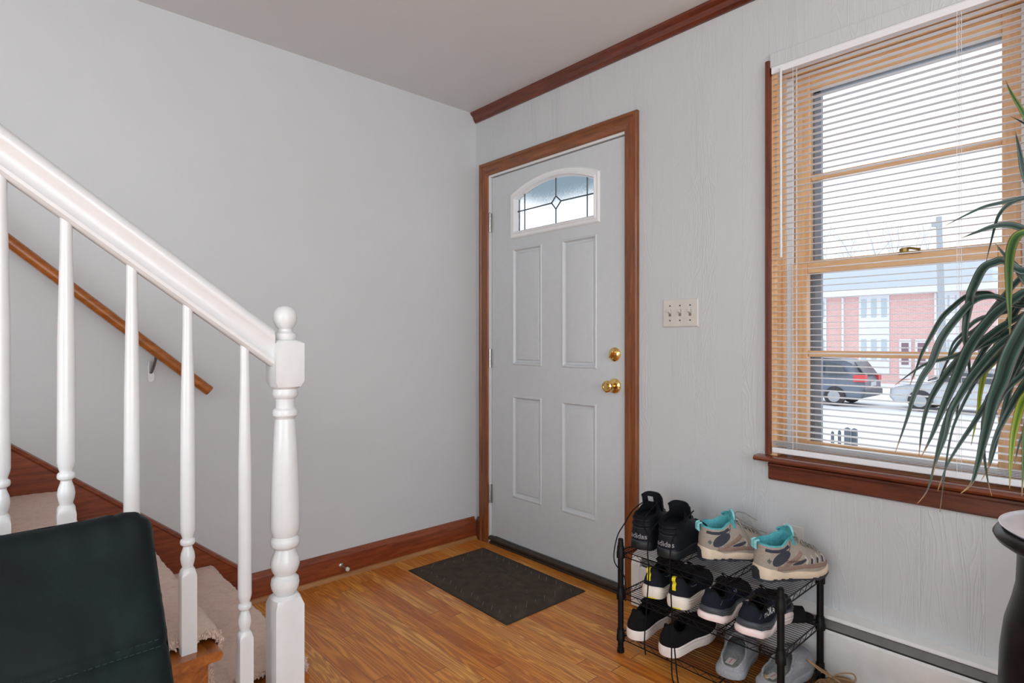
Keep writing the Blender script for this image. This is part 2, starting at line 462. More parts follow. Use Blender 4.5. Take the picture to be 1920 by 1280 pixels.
sl.add([(SX, oy1, oz0), (SX, SY1, oz0), (SX, SY1, SZ1), (SX, oy1, SZ1)], [(0, 1, 2, 3)])
for i in range(N):
    a, b = arcpts[i], arcpts[i + 1]
    sl.add([(SX, a[0], a[1]), (SX, b[0], b[1]), (SX, b[0], SZ1), (SX, a[0], SZ1)], [(0, 1, 2, 3)])
def rings(p, steps):
    y0, y1, z0, z1 = p; prev = None
    for d, x in steps:
        r = [(SX + x, y0 - d, z0 + d), (SX + x, y1 + d, z0 + d), (SX + x, y1 + d, z1 - d), (SX + x, y0 - d, z1 - d)]
        if prev: sl.add(prev + r, [(k, (k + 1) % 4, 4 + (k + 1) % 4, 4 + k) for k in range(4)])
        prev = r
    sl.add(prev, [(0, 1, 2, 3)])
for p in PAN: rings(p, [(0, 0), (.004, -.004), (.009, -.004), (.012, .000), (.016, .007), (.022, .009), (.027, .009), (.031, .004), (.056, .0005), (.060, .0005)])
sl.box((SX + .044, SY0, SZ0), (SX + .045, SY1, oz0)).box((SX + .044, SY0, oz0), (SX + .045, oy0, SZ1)).box((SX + .044, oy1, oz0), (SX + .045, SY1, SZ1))
for i in range(N):
    a, b = arcpts[i], arcpts[i + 1]
    sl.add([(SX + .044, a[0], a[1]), (SX + .044, b[0], b[1]), (SX + .044, b[0], SZ1), (SX + .044, a[0], SZ1)], [(0, 1, 2, 3)])
for (a, b) in (((SY0, SZ0), (SY0, SZ1)), ((SY0, SZ1), (SY1, SZ1)), ((SY1, SZ1), (SY1, SZ0)), ((SY1, SZ0), (SY0, SZ0))):
    sl.add([(SX, a[0], a[1]), (SX, b[0], b[1]), (SX + .044, b[0], b[1]), (SX + .044, a[0], a[1])], [(0, 1, 2, 3)])
slab = sl.build('door_slab', M['door'], door, smooth=25)
# light frame: swept arched ring
def loop(off, x):
    y0, y1, z0 = gy0 + off, gy1 - off, gz0 - off
    pts = [(y0, z0), (y1, z0)]
    k = [(y1 + (y0 - y1) * i / 20) for i in range(21)]
    pts += [(y, arch(y, gzs + off * .85, gzp + off, y0, y1)) for y in k]
    return [Vector((SX + x, y, z)) for y, z in pts]
m = MB()
prof = [(-.002, .02), (0, -.004), (.006, -.012), (.012, -.012), (.016, -.008), (.030, -.010), (.036, -.004), (.036, .004)]
rowsL = [loop(o, x) for o, x in prof]; m.grid(rowsL, closed=True)
lf = m.build('arched_light_frame', M['vinyl'], door, smooth=35)
g = loop(.0, .018); gp = MB().prism(g, (.006, 0, 0)); gl = gp.build('arched_glass', M['obscure'], door)
m = MB()
def bar(a, b, r=.0035): m.tube([(SX + .014, a[0], a[1]), (SX + .014, b[0], b[1])], r, 6)
dc = (-.611, 1.820); dl, dr, dt, db = (-.581, 1.822), (-.645, 1.822), (-.611, 1.853), (-.611, 1.787)
for a, b in ((dl, dt), (dt, dr), (dr, db), (db, dl), (dt, (-.611, 1.944)), (db, (-.611, gz0)), (dl, (-.395, 1.82)), ((-.395, 1.82), (-.33, 1.82)), (dr, (-.82, 1.82)), ((-.82, 1.82), (-.868, 1.82)), ((-.385, gz0), (-.385, 1.905)), ((-.815, gz0), (-.815, 1.905))): bar(a, b)
m.build('lead_came', M['lead'], gl)
for z0, z1 in ((1.734, 1.839), (.979, 1.083), (.223, .328)):
    h = MB(); q = (z1 - z0) / 5
    for i in range(5): h.lathe([(.0065, q * i + .001), (.0065, q * (i + 1) - .001)], (-.005, -.1285, z0), 10)
    h.box((.0, -.1205, z0), (-.0065, -.1215, z1)); h.box((.002, -.131, z0), (-.0045 + .006, -.142, z1))
    h.lathe([(.0, 0), (.005, .0), (.004, .006), (0, .006)], (-.005, -.1285, z1), 10, cap=False)
    h.build('hinge', M['steel'], door, smooth=30)
def knob(y, z):
    k_ = empty('door_knob'); k_.parent = door
    MB().lathe([(.0, -.014), (.012, -.014), (.022, -.012), (.032, -.007), (.034, -.002), (.034, .0)], (SX, y, z), 28, axis='x', cap=False).build('rose', M['brass'], k_, smooth=35)
    MB().lathe([(.011, -.012), (.010, -.03), (.013, -.034), (.020, -.038), (.026, -.046), (.0275, -.054), (.026, -.060), (.020, -.063), (.0195, -.060), (.014, -.060), (.013, -.064), (.0, -.065)], (SX, y, z), 28, axis='x', cap=False).build('grip', M['brass'], k_, smooth=35)
knob(-.989, .925)
d_ = empty('deadbolt'); d_.parent = door
MB().lathe([(.0, -.015), (.014, -.015), (.024, -.012), (.031, -.006), (.032, 0)], (SX, -.989, 1.067), 28, axis='x', cap=False).build('rose', M['brass'], d_, smooth=35)
tm = Matrix.Translation((SX - .02, -.989, 1.067)) @ Matrix.Rotation(R(35), 4, 'X')
MB().box((-.014, -.005, -.019), (.008, .005, .019), M=tm).build('thumb_turn', M['brass'], d_, bevel=.003)

# ------------------------------------------------------------------ window
win = empty('window_1'); tag(win, 'double-hung wooden window behind white blinds', kind='structure')
XS = .065
m = MB()      # jamb liners and head
m.box((.002, WY0, WZ0), (T, WY0 - .018, WZ1)); m.box((.002, WY1, WZ0), (T, WY1 + .018, WZ1))
m.build('side_jamb', M['pine'], win)
m = MB().box((.002, WY0, WZ1 - .016), (T, WY1, WZ1 + .0)); m.build('head_jamb', M['pine_y'], win)
m = MB()      # stops and tracks
for yy, s in ((WY0 - .018, -1), (WY1 + .018, 1)):
    m.box((.045, yy, .72), (.056, yy + s * .012, WZ1 - .016)); m.box((.092, yy, .72), (.098, yy + s * .012, WZ1 - .016))
m.box((.045, WY0 - .018, WZ1 - .030), (.056, WY1 + .018, WZ1 - .016))
m.build('stop', M['pine'], win, bevel=.002)
m = MB()
for yy, s in ((WY0 - .018, -1), (WY1 + .018, 1)):
    m.box((.057, yy, .72), (.130, yy + s * .010, WZ1 - .016)); m.box((.070, yy, .72), (.080, yy + s * .028, WZ1 - .016)); m.box((.104, yy, .72), (.114, yy + s * .034, WZ1 - .016))
m.build('balance_track', M['vinyl'], win)
def sash(name, x0, x1, yl, yr, z0, z1, st, top, bot, mun):
    s = empty(name); s.parent = win
    MB().box((x0, yl, z0), (x1, yl - st, z1)).build('stile', M['pine'], s, bevel=.003)
    MB().box((x0, yr, z0), (x1, yr + st, z1)).build('stile', M['pine'], s, bevel=.003)
    MB().box((x0, yl - st, z1 - top), (x1, yr + st, z1)).build('top_rail', M['pine_y'], s, bevel=.003)
    MB().box((x0, yl - st, z0), (x1, yr + st, z0 + bot)).build('bottom_rail', M['pine_y'], s, bevel=.003)
    MB().box((x0 + .006, yl - st, mun - .011), (x1 - .006, yr + st, mun + .011)).build('muntin', M['pine_y'], s, bevel=.004)
    xm = (x0 + x1) / 2
    MB().box((xm - .002, yl - st + .002, z0 + bot - .002), (xm + .002, yr + st - .002, z1 - top + .002)).build('pane', M['glass'], s)
    return s
yl, yr = -1.742, -2.368
us = sash('upper_sash', .096, .126, yl + .008, yr - .008, 1.375, 2.085, .056, .058, .04, 1.712)
ls = sash('lower_sash', .060, .090, yl, yr, .722, 1.402, .052, .036, .050, 1.082)
lk = MB().box((.052, -2.07, 1.402), (.082, -2.13, 1.409)).lathe([(.013, 0), (.013, .012), (.006, .016)], (.066, -2.085, 1.407), 14)
lk.tube([(.066, -2.085, 1.420), (.064, -2.10, 1.420), (.056, -2.13, 1.412)], .0038, 6)
lk.build('sash_lock', plain('aged_brass', srgb(150, 124, 70), .35, .8), win, smooth=30)
lk = MB().tube([(.058, -2.0, .752), (.046, -1.99, .752), (.042, -1.975, .752), (.046, -1.96, .752), (.058, -1.95, .752)], .004, 6).tube([(.058, -2.2, .752), (.046, -2.19, .752), (.042, -2.175, .752), (.046, -2.16, .752), (.058, -2.15, .752)], .004, 6)
lk.build('sash_lift', plain('aged_brass_lift', srgb(170, 140, 96), .35, .8), win, smooth=30)
m = MB(); xs0, xs1 = .131, .150       # outer storm frame
for z0, z1 in ((.705, 1.385), (1.385, 2.115)):
    m.box((xs0, -1.790, z0), (xs1, -1.815, z1)); m.box((xs0, -2.335, z0), (xs1, -2.318, z1))
m.box((xs0, -1.79, 2.02), (xs1, -2.33, 2.115)); m.box((xs0, -1.79, 1.375), (xs1, -2.33, 1.405)); m.box((xs0, -1.79, .700), (xs1, -2.33, .742))
m.box((xs0 + .001, WY0, .69), (xs1 - .001, -1.79, 2.115)); m.box((xs0 + .001, -2.33, .69), (xs1 - .001, WY1, 2.115))
m.build('storm_frame', M['stormgrey'], win, bevel=.002)
# trim around the window
m = MB().sweep([(0, 0), (-.012, 0), (-.018, .004), (-.018, .014), (-.013, .019), (0, .019)], [(-.0, WY0, .72), (-.0, WY0, 2.13)], (1, 0, 0), (0, 1, 0))
m.build('side_casing', M['redwood_z'], win, smooth=30)
m = MB().sweep([(0, 0), (-.012, 0), (-.018, .004), (-.018, .014), (-.013, .019), (0, .019)], [(-.0, WY1, .72), (-.0, WY1, 2.13)], (1, 0, 0), (0, -1, 0))
m.build('side_casing', M['redwood_z'], win, smooth=30)
MB().box((0, WY0 + .002, 2.105), (-.012, WY1 - .002, 2.155)).build('head_casing', M['panel'], win, bevel=.002)
st = [(.06, 0), (-.040, 0), (-.048, .004), (-.051, .010), (-.048, .016), (-.040, .020), (.06, .020)]
MB().sweep(st, [(0, WY0 + .046, .697), (0, WY1 - .09, .697)], (1, 0, 0), (0, 0, 1)).build('window_sill', M['sill'], win, smooth=30)
ap = [(0, 0), (-.010, 0), (-.015, .006), (-.015, .046), (-.020, .052), (-.020, .058), (-.012, .062), (-.012, .0655), (0, .0655)]
MB().sweep(ap, [(0, WY0 + .006, .6315), (0, WY1 - .04, .6315)], (1, 0, 0), (0, 0, 1)).build('apron', M['redwood_y'], win, smooth=30)

# venetian blind
bd = empty('venetian_blind', (.016, -2.05, 2.1)); tag(bd, 'white mini blind hanging open in the wood-framed window', 'blind')
def B(mb, name, mat, **kw):
    mb.v = [(x - .016 - .017, y + 2.05, z - 2.1) for x, y, z in mb.v]; return mb.build(name, mat, bd, **kw)
b0, b1 = -1.700, -2.392
B(MB().box((.000, b0, 2.078), (.030, b1, 2.101)).box((-.002, b0, 2.098), (.030, b1, 2.102)), 'head_rail', M['blind'], bevel=.002)
m = MB(); z = 2.062; nsl = 0
while z > .775:
    rows = []
    for yy in (b0 - .001, b1 + .001):
        rows.append([Vector((.003 + .025 * k / 6, yy, z + .0022 * (1 - ((k - 3) / 3) ** 2) + (k - 3) * .00025)) for k in range(7)] +
                    [Vector((.003 + .025 * k / 6, yy, z - .0006 + .0022 * (1 - ((k - 3) / 3) ** 2) + (k - 3) * .00025)) for k in range(6, -1, -1)])
    m.grid(rows, closed=True); z -= .0208; nsl += 1
for q in range(5):
    zz = .772 - q * .0042
    m.box((.003, b0 - .001, zz), (.028, b1 + .001, zz - .0008))
B(m, 'slats', M['blind'], smooth=60)
B(MB().box((.004, b0, .728), (.028, b1, .748)), 'bottom_rail', M['blind'], bevel=.004)
m = MB()
for yy in (-1.775, -2.235):
    for xx in (.001, .030): m.tube([(xx, yy, 2.09), (xx, yy, .735)], .0007, 5)
    m.tube([(.015, yy - .008, 2.09), (.015, yy - .008, .735)], .0008, 5)
B(m, 'ladder_cord', M['blind'])
B(MB().tube([(-.006, -1.737, 2.085), (-.009, -1.738, 2.06), (-.009, -1.739, 1.42)], .0042, 6).box((-.006, -1.733, 2.08), (0, -1.741, 2.09)), 'tilt_wand', plain('clear_plastic_wand', (.75, .78, .78, 1), .15))

# ------------------------------------------------------------------ small wall fittings
sw = empty('light_switch', (0, -1.326, 1.241)); tag(sw, 'ivory triple toggle switch plate between door and window', 'light switch')
m = MB(); m.grid([[Vector((-x, s1 * (.081 - d), s2 * (.057 - d))) for s1, s2 in ((1, 1), (-1, 1), (-1, -1), (1, -1))] for d, x in ((0, 0), (0, .003), (.004, .006), (.08, .006))][:3], closed=True)
m.add([(-.006, s1 * .077, s2 * .053) for s1, s2 in ((1, 1), (-1, 1), (-1, -1), (1, -1))], [(0, 1, 2, 3)])
m.build('wall_plate', M['plate'], sw)
for i, yy in enumerate((.046, 0, -.046)):
    mt = Matrix.Translation((-.0065, yy, .004)) @ Matrix.Rotation(R(28), 4, 'Y')
    MB().box((-.012, -.0042, -.006), (.004, .0042, .006), M=mt).build('toggle', M['plate'], sw, bevel=.0015)
    MB().box((-.0064, yy - .0055, -.013), (-.0058, yy + .0055, .013)).build('slot', plain('toggle_slot_grey', srgb(120, 118, 112), .6), sw)
    for zz in (.030, -.030): MB().lathe([(.0032, 0), (.0028, -.0012), (0, -.0014)], (-.006, yy, zz), 10, axis='x', cap=False).build('screw', M['screwdark'], sw)
ou = empty('wall_outlet', (0, -1.770, .425)); tag(ou, 'ivory wall outlet plate low on the wall behind the grey hiking boots', 'outlet')
MB().box((0, -.035, -.057), (-.005, .035, .057)).build('wall_plate', M['plate'], ou, bevel=.002)
for zz in (.02, -.02):
    MB().lathe([(.016, 0), (.016, -.002), (0, -.002)], (-.005, 0, zz), 18, axis='x', cap=False).build('socket', M['plate'], ou)
    MB().box((-.0072, .005, zz - .004), (-.0068, .007, zz + .005)).box((-.0072, -.005, zz - .004), (-.0068, -.007, zz + .005)).build('slot', M['screwdark'], ou)
ds = empty('door_stop', (-.838, -.018, .060)); tag(ds, 'small metal door stop on the dark red baseboard', 'door stop')
MB().lathe([(.011, 0), (.011, -.004), (.005, -.006), (.0045, -.055), (.008, -.057), (.008, -.062)], (0, 0, 0), 14, axis='y').build('rod', M['steel'], ds, smooth=30)
MB().lathe([(.0095, -.062), (.0095, -.070), (.006, -.074)], (0, 0, 0), 14, axis='y').build('rubber_tip', plain('white_rubber', (.7, .68, .62, 1), .6), ds, smooth=30)

# baseboard heater
ht = empty('baseboard_heater', (0, -3.0, 0)); tag(ht, 'long off-white baseboard heater under the window, dark slot along its top', 'heater')
h0, h1 = -1.128, -4.9
def H(mb, name, mat, **kw):
    mb.v = [(x, y + 3.0, z) for x, y, z in mb.v]; return mb.build(name, mat, ht, **kw)
H(MB().sweep([(0, .02), (-.004, .02), (-.004, .226), (-.048, .222), (-.052, .216), (-.052, .220), (-.047, .2265), (-.010, .2335), (0, .2335)], [(0, h0 - .03, 0), (0, h1, 0)], (1, 0, 0), (0, 0, 1)), 'back_cover', M['heater'], smooth=30)
H(MB().sweep([(-.060, .028), (-.062, .028), (-.062, .110), (-.064, .114), (-.064, .176), (-.056, .183), (-.054, .181), (-.060, .174), (-.060, .03)], [(0, h0 - .03, 0), (0, h1, 0)], (1, 0, 0), (0, 0, 1)), 'front_cover', M['heater'], smooth=30)
H(MB().sweep([(-.03, .165), (-.052, .187), (-.047, .212), (-.045, .212), (-.049, .188), (-.028, .167)], [(0, h0 - .03, 0), (0, h1, 0)], (1, 0, 0), (0, 0, 1)).box((-.008, h0 - .03, .03), (-.04, h1, .16)), 'damper', M['heatergap'])
H(MB().prism([(0, h0, 0.01), (-.066, h0, .01), (-.066, h0, .186), (-.055, h0, .222), (-.01, h0, .236), (0, h0, .236)], (0, -.045, 0)), 'end_cap', M['heater'], bevel=.004)

# ------------------------------------------------------------------ doormat
mt_ = empty('doormat', (-.325, -.532, 0), R(-.6)); tag(mt_, 'dark brown ribbed doormat lying on the floor before the door', 'doormat')
mw, ml = .236, .367
MB().box((-mw, -ml, 0), (mw, ml, .004)).build('rubber_base', M['matrubber'], mt_, bevel=.002)
rows = []; nx, ny = 60, 90
for i in range(nx + 1):
    r_ = []
    for j in range(ny + 1):
        u = -1 + 2 * i / nx; v = -1 + 2 * j / ny
        x = u * (mw - .008); y = v * (ml - .008)
        e = min(1, (1 - abs(u)) * 12, (1 - abs(v)) * 18)
        zz = .004 + .0055 * e
        cx = x / .13; cy = y / .24
        inner = max(abs(cx), abs(cy)) < .72
        if inner: gr = abs(math.sin((x * .9 + y) * 60)) if abs(cy) > .5 else 1
        else: gr = min(1, abs(math.sin((x * .3 + y if v * u > 0 else x * .3 - y) * 46)) * 5)
        if abs(max(abs(cx), abs(cy)) - .72) < .05: gr = 0
        zz -= .003 * (1 - gr) * (e > .5)
        r_.append(Vector((x, y, zz)))
    rows.append(r_)
MB().grid(rows).build('pile', M['mat'], mt_, smooth=60)
m = MB(); random.seed(3)
def streak(x, y, L, a):
    m.box((x - L, y - .0011, .0092), (x + L, y + .0011, .0099), M=Matrix.Translation((x, y, 0)) @ Matrix.Rotation(R(a), 4, 'Z') @ Matrix.Translation((-x, -y, 0)))
for k in range(13):
    y = -.33 + k * .053
    streak(.185 + random.uniform(-.012, .012), y + random.uniform(-.006, .006), random.uniform(.014, .026), 44)
    streak(-.185 + random.uniform(-.012, .012), y + random.uniform(-.006, .006), random.uniform(.010, .022), 44)
for k in range(5):
    for yy in (-.30, .31): streak(-.12 + k * .055, yy + random.uniform(-.02, .02), random.uniform(.012, .028), 44)
for k in range(14): streak(random.uniform(-.10, .09), random.uniform(-.24, .2), random.uniform(.002, .006), random.uniform(0, 90))
m.build('dusty_grooves', M['matline'], mt_)['kind'] = 'stuff'

# ------------------------------------------------------------------ staircase
SW = -1.07                         # open side of the stairs
noses = [(-1.405, .195), (-1.662, .39), (-1.895, .585)]
x, z = -1.895, .585
for i in range(4): x -= .243; z += .195; noses.append((x, z))
stair = empty('staircase', (-1.6, -.5, 0)); tag(stair, 'varnished wooden staircase climbing left along the white wall', 'staircase')
def S(mb, name, mat, root=stair, **kw):
    l = root.location; mb.v = [(x - l.x, y - l.y, z - l.z) for x, y, z in mb.v]; return mb.build(name, mat, root, **kw)
for i, (nx_, nz) in enumerate(noses):
    rx = nx_ - .028; z0 = nz - .195
    back = (noses[i + 1][0] - .028 - .02) if i + 1 < len(noses) else nx_ - .27
    ye = SW + (.030 if i else .075)
    S(MB().box((rx, -.02, z0), (rx - .018, ye, nz - .03)), 'riser', M['treadwood'])
    n = MB(); ty = SW - (.026 if i else -.07)
    pr = [(nx_ - .004 - .012 + .012 * math.cos(a), nz - .024 + .012 * math.sin(a)) for a in [R(q) for q in (-90, -60, -30, 0, 30, 60, 90)]]
    pr = [(back, nz - .036)] + pr + [(back, nz - .012)]
    n.prism([(a, -.02, b) for a, b in pr], (0, ty + .02, 0))
    S(n, 'tread', M['treadwood'], smooth=30)
    if i:
        S(MB().box((rx, SW + .012, 0), (back + .0, SW + .030, nz - .036)), 'side_panel', M['treadwood'])
# skirt board along the wall
sp = [(-1.245, 0), (-1.245, .125), (-1.262, .128)]
k0, z0, kx = -1.262, .128, .824
m = MB()
sk = [(-1.262, 0, 0.0), (-1.262, 0, .128), (-3.4, 0, .128 + kx * (3.4 - 1.262)), (-3.4, 0, .128 + kx * (3.4 - 1.262) - .5), (-1.8, 0, 0)]
m.prism([(a, -.0005, c) for a, b, c in sk], (0, -.019, 0)); S(m, 'skirt_board', M['redwood'])
m = MB(); dirv = Vector((-1, 0, kx)).normalized()
m.sweep([(0, 0), (-.019, 0), (-.024, .008), (-.020, .014), (-.016, .020), (0, .024)], [(-1.262, -.0, .124), Vector((-1.262, 0, .124)) + dirv * 2.6], (0, 1, 0), (0, 0, 1))
S(m, 'skirt_cap', M['redwood'], smooth=30)
# carpet: one piece running over treads and risers
cpt = empty('stair_carpet', (-1.6, -.5, 0)); tag(cpt, 'beige pile carpet runner covering the steps of the staircase', 'carpet')
path = []
for i, (nx_, nz) in enumerate(noses):
    zb = nz - .195 + (0.006 if i else .002)
    rx = nx_ - .028
    path += [(rx + .012, zb + (.014 if i else 0)), (rx + .012, nz - .055), (nx_ - .002, nz - .036)]
    for q in (-40, 0, 40, 75): path.append((nx_ - .010 + .020 * math.cos(R(q)), nz - .010 + .024 * math.sin(R(q))))
    nb = noses[i + 1][0] - .028 + .02 if i + 1 < len(noses) else nx_ - .22
    path += [(nx_ - .04, nz + .014), ((nx_ + nb) / 2, nz + .013), (nb, nz + .013)]
dense = []
for a, b in zip(path[:-1], path[1:]):
    L = math.dist(a, b); n = max(1, int(L / .012))
    dense += [(a[0] + (b[0] - a[0]) * k / n, a[1] + (b[1] - a[1]) * k / n) for k in range(n)]
dense.append(path[-1])
from mathutils import noise as mn
rows = []; NY = 78
for (px_, pz_) in dense:
    r_ = []; first = px_ > -1.60 and pz_ < .22
    yend = -.955 if first else -1.045
    for j in range(NY + 1):
        y = -.021 + (yend + .021) * j / NY
        q = Vector((px_, y, pz_)); d = mn.noise(q * 90) * .0030 + mn.noise(q * 9) * .003
        edge = max(0, (j - (NY - 3)) / 3)
        r_.append(Vector((px_ + d - edge * (.010 if not first else .03), y, pz_ + d - .010 * edge)))
    rows.append(r_)
S(MB().grid(rows), 'runner', M['carpet'], cpt, smooth=70)
# thick fringe of tufts at the visible cut edge of the second step
m = MB(); random.seed(5)
for (px_, pz_) in dense:
    if pz_ > .6 or px_ < -2.0: continue
    first = px_ > -1.60 and pz_ < .22
    yend = -.955 if first else -1.045
    for k in range(16):
        a = Vector((px_ + random.uniform(-.007, .007) - .006, yend + .010, pz_ + random.uniform(-.007, .007) - .004))
        d = Vector((random.uniform(-.5, .5), -1, random.uniform(-.7, .6))) * random.uniform(.006, .013)
        m.tube([a, a + d * .6, a + d + Vector((0, 0, -.001))], [.0026, .0026, .0016], 4)
S(m, 'cut_edge_tufts', M['carpet'], cpt, smooth=60)['kind'] = 'stuff'

# ------------------------------------------------------------------ balustrade
BY = -1.05
bal = empty('stair_balustrade', (-1.499, BY, 0)); tag(bal, 'white turned balustrade with ball-top newel along the stairs', 'balustrade')
def BL(mb, name, mat=M['white'], **kw): return S(mb, name, mat, bal, **kw)
def sq_lathe(mb, cx, cy, half, z0, z1, cham=.25, top=.02, bot=0):
    """square block whose ends turn into the round shaft"""
    def ring(h, z, rnd):
        pts = []
        for k in range(24):
            w = 2 * math.pi * k / 24 + .0001; c, s_ = math.cos(w), math.sin(w)
            sq = h / max(abs(c), abs(s_)); r = sq * (1 - rnd) + h * rnd
            pts.append(Vector((cx + r * c, cy + r * s_, z)))
        return pts
    rows = []
    if bot: rows += [ring(half * .80, z0, 1), ring(half * .97, z0 + bot * .3, .6), ring(half, z0 + bot, .0)]
    else: rows += [ring(half, z0, 0)]
    if top: rows += [ring(half, z1 - top, 0), ring(half * .97, z1 - top * .3, .6), ring(half * .80, z1, 1)]
    else: rows += [ring(half, z1, 0)]
    mb.grid(rows, closed=True)
    mb.add(rows[0], [tuple(range(23, -1, -1))]); mb.add(rows[-1], [tuple(range(24))])
NX = -1.499
m = MB(); hw = .0375
sq_lathe(m, NX, BY, hw, 0, .452, top=.028)
m.lathe([(.026, .452), (.030, .458), (.0345, .468), (.0365, .480), (.0345, .492), (.028, .498), (.027, .504), (.033, .514), (.0375, .530), (.0355, .546), (.028, .562), (.026, .572), (.028, .575), (.0315, .5765), (.0345, .579), (.0365, .583), (.0375, .590), (.0365, .597), (.0345, .601), (.0315, .6035), (.0305, .606), (.033, .610), (.037, .625), (.0375, .640), (.0365, .70), (.034, .78), (.030, .86), (.0265, .91), (.0245, .918), (.026, .922), (.032, .928), (.033, .936), (.031, .943), (.0245, .948), (.024, .965), (.025, .972), (.031, .978), (.033, .986), (.031, .996), (.030, 1.0)], (NX, BY, 0), 32)
sq_lathe(m, NX, BY, hw, .998, 1.130, top=.010, bot=.022)
m.lathe([(.026, 1.128), (.028, 1.132), (.030, 1.139), (.028, 1.146), (.019, 1.152), (.018, 1.158), (.024, 1.165), (.0295, 1.178), (.0305, 1.190), (.028, 1.204), (.020, 1.215), (.010, 1.2195), (0.0, 1.2205)], (NX, BY, 0), 32, cap=False)
BL(m, 'newel_post', smooth=33)
kr = .749
railz = lambda x: 1.047 - kr * (x + 1.521)
def baluster(cx, z0):
    m = MB(); z1 = railz(cx) + .012; h = .0165
    sqtop = z0 + .203
    sq_lathe(m, cx, BY, h, z0 - .0, sqtop, top=.018)
    zz = sqtop
    m.lathe([(.0125, zz), (.012, zz + .004), (.0145, zz + .012), (.0160, zz + .024), (.0145, zz + .036), (.0105, zz + .048), (.0100, zz + .052), (.0120, zz + .0545), (.0150, zz + .0565), (.0162, zz + .0595), (.0165, zz + .0625), (.0162, zz + .0655), (.0150, zz + .0685), (.0120, zz + .0705), (.0118, zz + .0725), (.0135, zz + .078), (.0155, zz + .085), (.0165, zz + .092), (.0165, zz + .16), (.0158, (zz + z1) / 2 + .05), (.0115, z1 - .08), (.0110, z1)], (cx, BY, 0), 20)
    BL(m, 'baluster', smooth=33)
for cx, z0 in ((-1.602, .195 - .012), (-1.733, .378), (-1.847, .378), (-1.966, .573), (-2.072, .573), (-2.19, .768), (-2.31, .768), (-2.43, .963), (-2.55, .963)): baluster(cx, z0)
# moulded top rail
hprof = [(-.012, 0), (.012, 0), (.016, .003), (.022, .006), (.024, .013), (.021, .018), (.020, .030), (.024, .044), (.031, .052), (.033, .062), (.029, .072), (.016, .080), (0, .083), (-.016, .080), (-.029, .072), (-.033, .062), (-.031, .052), (-.024, .044), (-.020, .030), (-.021, .018), (-.024, .013), (-.022, .006), (-.016, .003)]
hd = Vector((-1, 0, kr)).normalized(); hup = Vector((kr, 0, 1)).normalized()
x0 = NX - .0375
rows = []
for xx in (x0, -3.3):
    base = Vector((xx, BY, railz(xx))); r_ = []
    for a, b in hprof:
        r_.append(base + Vector((0, a, 0)) + (Vector((0, 0, b / math.cos(math.atan(kr)))) ))
    rows.append(r_)
m = MB(); m.grid(rows, closed=True); m.add(rows[0], [tuple(range(len(hprof)))]); m.add(rows[1], [tuple(range(len(hprof)))])
BL(m, 'handrail', smooth=40)

# wooden wall handrail
hr = empty('wall_handrail', (-1.43, -.07, .93)); tag(hr, 'honey varnished wooden handrail fixed to the white wall', 'handrail')
a = Vector((-1.428, -.07, .926)); b_ = Vector((-2.9, -.07, .926 + .872 * (2.9 - 1.428)))
dv = (b_ - a).normalized(); upv = Vector((0, 1, 0)).cross(dv).normalized()
if upv.z < 0: upv = -upv
prf = [(.022 * math.cos(R(q)) * (1.0), .021 * math.sin(R(q))) for q in (0, 30, 60, 90, 120, 150, 180)] + [(-.020, -.010), (-.012, -.018), (.012, -.018), (.020, -.010)]
m = MB().sweep(prf, [a + dv * .0, a + dv * .01, b_], (0, 1, 0), upv); S(m, 'rail', M['honey'], hr, smooth=35)
br = empty('bracket'); br.parent = hr
m = MB(); bx = -1.617; bz = .926 + .872 * (-1.428 - bx) - .03
m.prism([(bx + .011 * math.cos(R(q)), -.001, bz - .052 + (.030 if math.sin(R(q)) > 0 else -.030) + .011 * math.sin(R(q))) for q in range(0, 360, 20)], (0, -.003, 0))
def HB(mb, name, mat, **kw):
    l = hr.location; mb.v = [(x - l.x, y - l.y, z - l.z) for x, y, z in mb.v]; return mb.build(name, mat, br, **kw)
HB(m, 'bracket_plate', M['steel'])
HB(MB().tube([(bx, -.004, bz - .055), (bx, -.020, bz - .050), (bx + .002, -.040, bz - .030), (bx + .004, -.062, bz - .006), (bx + .004, -.070, bz + .006)], [.006, .006, .006, .005, .005], 8).box((bx - .02, -.078, bz + .004), (bx + .024, -.062, bz + .009), M=Matrix.Translation((bx, 0, bz)) @ Matrix.Rotation(R(41), 4, 'Y') @ Matrix.Translation((-bx, 0, -bz))), 'bracket_arm', M['darksteel'], smooth=30)
# ------------------------------------------------------------------ shoe rack
rack = empty('shoe_rack', (-.227, -1.604, 0)); tag(rack, 'black three-tier wire shoe rack standing against the baseboard heater', 'shoe rack')
RX0, RX1, RY0, RY1 = -.387, -.088, -1.318, -1.890
def K(mb, name, mat, root=rack, **kw):
    l = rack.location; mb.v = [(x - l.x, y - l.y, z - l.z) for x, y, z in mb.v]; return mb.build(name, mat, root, **kw)
TIERS = (.372, .222, .072)
for px_ in (RX0, RX1):
    for py_ in (RY0, RY1):
        m = MB(); pr = [(.0105, .012), (.0105, .395), (.0095, .398), (.0095, .408), (.0075, .4105)]
        m.lathe(pr, (px_, py_, 0), 18)
        m.lathe([(.0, 0), (.0125, 0), (.0135, .003), (.0125, .014), (.0105, .016)], (px_, py_, 0), 18, cap=False)
        p_ = K(m, 'post', M['post'], smooth=35)
        for z in TIERS:
            sl = MB().lathe([(.0108, z - .030), (.0150, z - .030), (.0150, z - .010), (.0138, z - .008), (.0128, z + .010), (.0122, z + .012), (.0108, z + .012)], (px_, py_, 0), 18)
            sl.v = [(x - rack.location.x, y - rack.location.y, z_) for x, y, z_ in sl.v]
            sl.build('sleeve', M['post'], p_, smooth=35)
